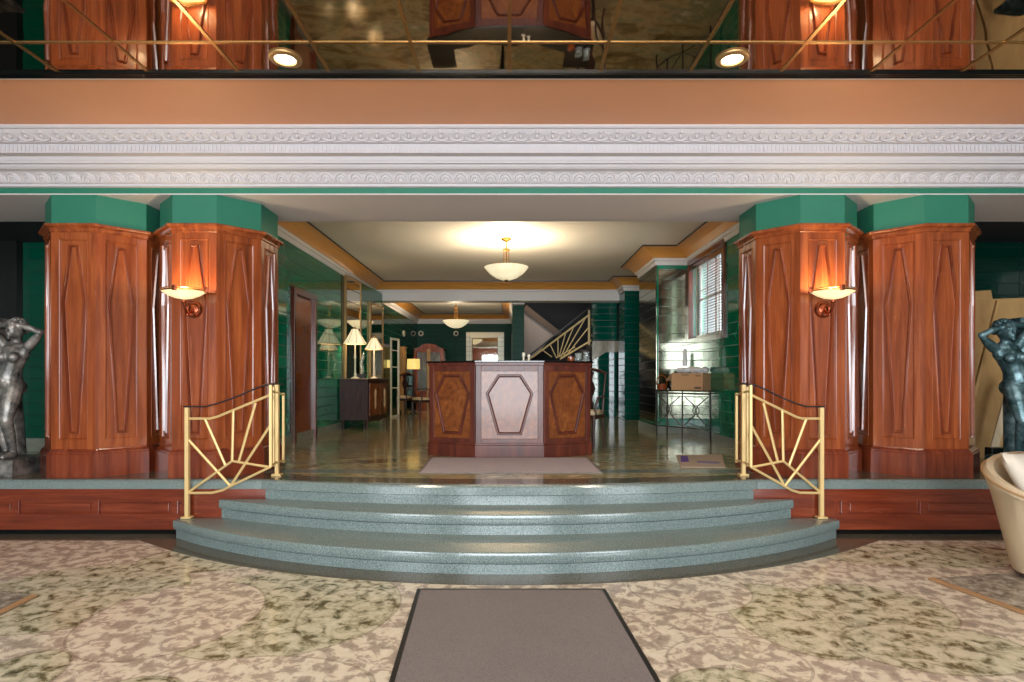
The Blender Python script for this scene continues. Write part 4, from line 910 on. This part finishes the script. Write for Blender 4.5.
# ================================================================== BRONZE FIGURES
def figure_mesh(name, mat):
    mb = MB()
    def limb(pts, rs, n=12): mb.tube(pts, rs, n); [mb.ball(p, r * .98, 10, 7) for p, r in zip(pts, rs)]
    # local frame: x to the column, -y to the viewer, z up from the plinth; 1.38 m to the crown
    hip = Vector((-.06, 0, .70)); 
    # legs: weight on the outer leg, the other knee bent forward
    limb([(-.115, .01, .70), (-.125, -.02, .55), (-.115, -.02, .38), (-.10, .01, .22), (-.085, .03, .07)], [.092, .083, .058, .050, .034])
    limb([(.0, -.01, .69), (.02, -.07, .53), (.025, -.11, .37), (.01, -.04, .20), (.005, .0, .06)], [.088, .078, .055, .046, .031])
    for x, y in ((-.085, .02), (.005, -.01)):
        limb([(x, y + .03, .03), (x + .005, y - .05, .028), (x + .01, y - .12, .018)], [.032, .030, .022]);
        for k in range(5): mb.ball((x - .02 + k * .012, y - .135 + abs(k - 1) * .006, .012), (.007, .014, .009), 8, 5)
    # trunk: pelvis swung to the outer side, chest leaning back over
    mb.ball((-.06, .01, .72), (.135, .10, .10)); mb.ball((-.10, .06, .70), (.08, .075, .085)); mb.ball((-.01, .06, .69), (.078, .075, .085))
    limb([(-.055, .0, .76), (-.03, -.005, .85), (-.01, -.005, .93), (.015, -.005, 1.02), (.03, 0, 1.08)], [.115, .092, .095, .112, .085])
    mb.ball((-.045, -.05, .80), (.075, .055, .085)); mb.ball((.02, .0, 1.03), (.13, .085, .09)); mb.ball((.0, .0, .95), (.105, .08, .08))
    mb.ball((-.035, -.095, .985), (.052, .050, .050)); mb.ball((.065, -.085, .985), (.050, .048, .050)); mb.ball((-.037, -.142, .980), .011); mb.ball((.072, -.130, .980), .011)
    # neck and bowed head
    limb([(.03, 0, 1.08), (.035, -.02, 1.15), (.04, -.03, 1.20)], [.055, .044, .044])
    rt = Matrix.Rotation(math.radians(18), 3, 'X') @ Matrix.Rotation(math.radians(10), 3, 'Z')
    hc = Vector((.045, -.045, 1.255))
    mb.ball(hc, (.070, .085, .098), 16, 12, rt)
    mb.ball(hc + Vector((0, -.045, -.045)), (.045, .045, .045)); mb.ball(hc + Vector((.004, -.080, -.085)), (.022, .018, .018))
    mb.tube([hc + Vector((.002, -.082, .02)), hc + Vector((.003, -.104, -.022)), hc + Vector((.003, -.088, -.034))], [.009, .013, .008], 8)
    for s in (-1, 1): mb.ball(hc + Vector((s * .03, -.074, .006)), (.014, .010, .007)); mb.ball(hc + Vector((s * .03, -.072, .022)), (.022, .012, .006)); mb.ball(hc + Vector((s * .068, .0, -.01)), (.010, .018, .028))
    mb.ball(hc + Vector((.003, -.088, -.052)), (.020, .010, .006)); mb.ball(hc + Vector((.003, -.086, -.062)), (.017, .010, .006))
    # arms raised, elbows out, hands behind and above the brow
    limb([(-.085, .0, 1.09), (-.15, -.03, 1.19), (-.17, -.05, 1.275), (-.10, -.06, 1.295), (-.03, -.075, 1.30)], [.052, .042, .036, .032, .024])
    limb([(.135, .0, 1.09), (.215, -.01, 1.17), (.265, -.02, 1.235), (.19, -.05, 1.27), (.115, -.065, 1.29)], [.050, .040, .034, .030, .023])
    for h, d in ((Vector((.0, -.085, 1.305)), 1), (Vector((.09, -.075, 1.295)), -1)):
        mb.ball(h, (.036, .020, .026))
        for k in range(4):
            o_ = Vector((d * .02, -.012 + .002 * k, .018 - k * .013)); L_ = (.052, .062, .056, .042)[k]
            mb.tube([h + o_, h + o_ + Vector((d * L_ * .6, -.012, .004)), h + o_ + Vector((d * L_, -.002, -.004))], [.010, .009, .007], 6)
        mb.tube([h + Vector((d * -.005, -.005, -.02)), h + Vector((d * .012, -.016, -.042)), h + Vector((d * .03, -.016, -.05))], [.011, .010, .008], 6)
    o = mb.obj(name, mat, shift=False, weld=False)
    r = o.modifiers.new('remesh', 'REMESH'); r.mode = 'VOXEL'; r.voxel_size = .0075; r.use_smooth_shade = True
    s = o.modifiers.new('smooth', 'SMOOTH'); s.iterations = 4; s.factor = .5
    bpy.context.view_layer.update(); dg = bpy.context.evaluated_depsgraph_get()
    me = bpy.data.meshes.new_from_object(o.evaluated_get(dg)); me.name = name
    o.modifiers.clear(); o.data = me
    if not me.materials: me.materials.append(M[mat])
    me.shade_smooth()
    return o
def figure(label, loc, sx, mat, lean):
    s = thing('bronze_statue', label, 'statue', loc)
    b = figure_mesh('body', mat); b.parent = s; b.location = (0, 0, .158)
    mb = MB(); random.seed(5)
    for k in range(46):
        u = random.uniform(0, 2 * PI); v = random.uniform(0, 1.25); d = Vector((math.sin(v) * math.cos(u), math.sin(v) * math.sin(u), math.cos(v)))
        c = Vector((.045, -.03, 1.275)) + Vector((d.x * .078, d.y * .088 + .01, d.z * .085)); mb.ball(c, (.022, .022, .018), 7, 5)
    mb.ball((.045, .075, 1.27), (.05, .045, .05)); mb.ball((.045, .0, 1.29), (.072, .082, .07), 14, 9)
    h = mb.obj('hair', mat, s, shift=False, weld=False, smooth=80); h.location = (0, 0, .158)
    # tree-trunk support rising behind to a flat capital she leans on
    mb = MB(); mb.tube([(-.13, .17, .158), (-.16, .18, .6), (-.22, .17, 1.0), (-.26, .13, 1.30), (-.27, .12, 1.44)], [.10, .085, .10, .12, .07], 14); mb.obj('support', mat, s, shift=False, smooth=60)
    mb = MB(); mb.sweep([(-.42, -.05), (-.12, -.05), (-.12, .27), (-.42, .27)], [(.05, 1.43), (.02, 1.47), (0, 1.48), (0, 1.515), (.015, 1.525)], cap0=True, cap1=True); mb.obj('capital', mat, s, shift=False)
    mb = MB(); mb.sweep([(-.30, -.24), (.17, -.20), (.13, .26), (-.34, .22)], [(0, 0), (0, .145), (.012, .158)], cap0=True, cap1=True); mb.obj('plinth', mat, s, shift=False)
    for c in s.children:
        if not c.name.startswith('plinth'): c.rotation_euler = (0, math.radians(lean), 0)
    s.scale = (sx, 1, 1); return s
figure('grey bronze nude figure with raised arms before the green tiled wall', (-4.885, 5.70, UP + .006), 1, 'bronze', 1.0)
figure('green-tinged bronze nude figure with raised arms before the plywood sheets', (5.015, 5.70, UP + .006), -1, 'bronze_green', 6.0)

# ================================================================== TUB CHAIR
tb = thing('tub_chair', 'cream upholstered tub chair on the marble floor below the last column', 'armchair', (3.92, 4.15, .012))
cx, cy, cz = 3.92, 4.15, .012
def tub():
    n = 44; a0, a1 = math.radians(-20), math.radians(275); vs = []; rows = []
    for i in range(n + 1):
        t = i / n; a = a0 + (a1 - a0) * t
        back = math.cos(a - math.radians(78)) ; rim = .70 + .135 * back - .10 * max(0, abs(t - .5) - .3) / .2 
        pr = [(.235, .03), (.25, .06), (.30, .30), (.365, .60), (.405, rim - .03), (.408, rim), (.385, rim + .03), (.345, rim + .022), (.325, rim - .02), (.31, .55), (.29, .38)]
        rows.append([Vector((cx + r * math.cos(a) * 1.04, cy + r * math.sin(a), cz + z)) for r, z in pr])
    m = len(rows[0]); mb = MB()
    mb.add([p for r in rows for p in r], [(i * m + k, i * m + k + 1, (i + 1) * m + k + 1, (i + 1) * m + k) for i in range(n) for k in range(m - 1)] + [tuple(range(m)), tuple(range(n * m, (n + 1) * m))[::-1]] + [((i + 1) * m, i * m, i * m + m - 1, (i + 1) * m + m - 1) for i in range(n)])
    mb.obj('shell', 'cream_cloth', tb, smooth=50)
    MB().tube([r[5] + (r[5] - Vector((cx, cy, r[5].z))).normalized() * .004 for r in rows], .007, 6).obj('rim_piping', 'tan', tb, smooth=60)
    MB().tube([r[0] + Vector((0, 0, .004)) for r in rows], .008, 6).obj('base_piping', 'walnut_dark', tb, smooth=60)
tub()
MB().lathe([(.22, .03), (.235, .06), (.28, .3), (.30, .36), (.27, .375), (.001, .375)], (cx, cy, cz), 32).obj('seat_base', 'cream_cloth', tb, smooth=50)
MB().lathe([(.20, .375), (.275, .39), (.285, .43), (.26, .465), (.15, .48), (.001, .485)], (cx, cy, cz), 32).obj('seat_cushion', 'cream_cloth', tb, smooth=60)
for k in range(4):
    a = PI / 4 + k * PI / 2; MB().lathe([(.016, -.0), (.022, .05)], (cx + .17 * math.cos(a), cy + .17 * math.sin(a), cz), 10).obj('leg', 'walnut_dark', tb)
def pillow(c, s, t, rot):
    n = 14; vs = []; fs = []
    for sd in (1, -1):
        for i in range(n + 1):
            for j in range(n + 1):
                u, v = 2 * i / n - 1, 2 * j / n - 1; h = t * (max(0, (1 - u ** 4) * (1 - v ** 4))) ** .55
                k = 1 - .07 * (1 - abs(u)) * abs(v) ; l = 1 - .07 * (1 - abs(v)) * abs(u)
                vs.append(Vector(c) + rot @ Vector((u * s * l, v * s * k, sd * h)))
    N = (n + 1) ** 2
    for sd in (0, 1):
        for i in range(n):
            for j in range(n): q = sd * N + i * (n + 1) + j; fs.append((q, q + 1, q + n + 2, q + n + 1))
    return MB().add(vs, fs)
o = pillow((cx - .07, cy + .10, .70), .23, .07, Matrix.Rotation(math.radians(25), 3, 'Z') @ Matrix.Rotation(math.radians(62), 3, 'X')).obj('throw_pillow', 'pillow_cloth', smooth=70)
tag(o, 'pale grey-cream pillow propped inside the cream tub chair', 'pillow')

# ================================================================== LIGHTS
def light(name, kind, loc, e, col=(1, 1, 1), rot=(0, 0, 0), **kw):
    l = bpy.data.lights.new(name, kind); l.energy = e; l.color = col
    for k, v in kw.items(): setattr(l, k, v)
    o = bpy.data.objects.new(name, l); COL.objects.link(o); o.location = loc; o.rotation_euler = rot; return o
DAY = (.86, .94, 1.0); WARM = (1, .80, .50); SOFT = (1, .84, .62)
light('entrance_daylight', 'AREA', (0, -4.3, 1.7), 660, DAY, (PI / 2, 0, 0), shape='RECTANGLE', size=4.0, size_y=2.9)
light('side_window_daylight', 'AREA', (-4.9, -4.3, 1.95), 270, DAY, (PI / 2, 0, 0), shape='RECTANGLE', size=2.6, size_y=2.3)
light('side_window_daylight', 'AREA', (4.9, -4.3, 1.95), 270, DAY, (PI / 2, 0, 0), shape='RECTANGLE', size=2.6, size_y=2.3)
light('hall_window_daylight', 'AREA', (3.6, 9.1, 2.75), 130, DAY, (0, PI / 2, 0), shape='RECTANGLE', size=1.3, size_y=1.6)
light('lounge_window_daylight', 'AREA', (-3.6, 17.4, 1.4), 20, DAY, (0, -PI / 2, 0), shape='RECTANGLE', size=1.1, size_y=2.9)
light('pendant_bulb', 'POINT', (-.05, 9.2, 3.165), 205, SOFT, shadow_soft_size=.05)
light('pendant_bulb', 'POINT', (-1.45, 15.7, 2.96), 150, SOFT, shadow_soft_size=.05)
for s in (XS, -XS - .02): light('sconce_bulb', 'POINT', (s, YS - .16, ZS + .135), 19, WARM, shadow_soft_size=.03)
for x in (-1.52, 1.51): light('downlight_bulb', 'SPOT', (x, 3.933, ZC - .03), 95, SOFT, (0, 0, 0), spot_size=2.3, spot_blend=.6, shadow_soft_size=.07)
light('table_lamp_bulb', 'POINT', (xx(353.5, 10.9), 10.9, zz(338, 10.9)), 10, WARM, shadow_soft_size=.05)
light('table_lamp_bulb', 'POINT', (xx(372.6, 11.55), 11.55, zz(344, 11.55)), 8, WARM, shadow_soft_size=.05)
light('floor_lamp_bulb', 'POINT', (xx(413.5, 15.2), 15.2, zz(364, 15.2)), 12, WARM, shadow_soft_size=.05)

light('stair_hall_fill', 'POINT', (1.0, 14.6, 3.9), 40, SOFT, shadow_soft_size=.15)  # added fill that brightens the stair and banister, no fixture belongs to it
w = bpy.data.worlds.new('World'); S.world = w; w.use_nodes = True
bg = w.node_tree.nodes['Background']; bg.inputs[0].default_value = (.80, .90, 1, 1); bg.inputs[1].default_value = 1.5

# ================================================================== CAMERA
cam = bpy.data.cameras.new('camera'); co = bpy.data.objects.new('camera', cam); COL.objects.link(co)
co.location = (0, 0, H); co.rotation_euler = (PI / 2, 0, 0)
cam.sensor_fit = 'HORIZONTAL'; cam.sensor_width = 36; cam.lens = 36 * F / 1024
cam.shift_x = (512 - VX) / 1024; cam.shift_y = (HY - 341) / 1024
cam.clip_start = .05; cam.clip_end = 100
S.camera = co
S.view_settings.view_transform = 'Standard'; S.view_settings.look = 'None'; S.view_settings.gamma = 1
S.view_settings.use_curve_mapping = False; S.view_settings.exposure = 0.0
S.cycles.max_bounces = 10; S.cycles.glossy_bounces = 6; S.cycles.diffuse_bounces = 5; S.cycles.sample_clamp_indirect = 4
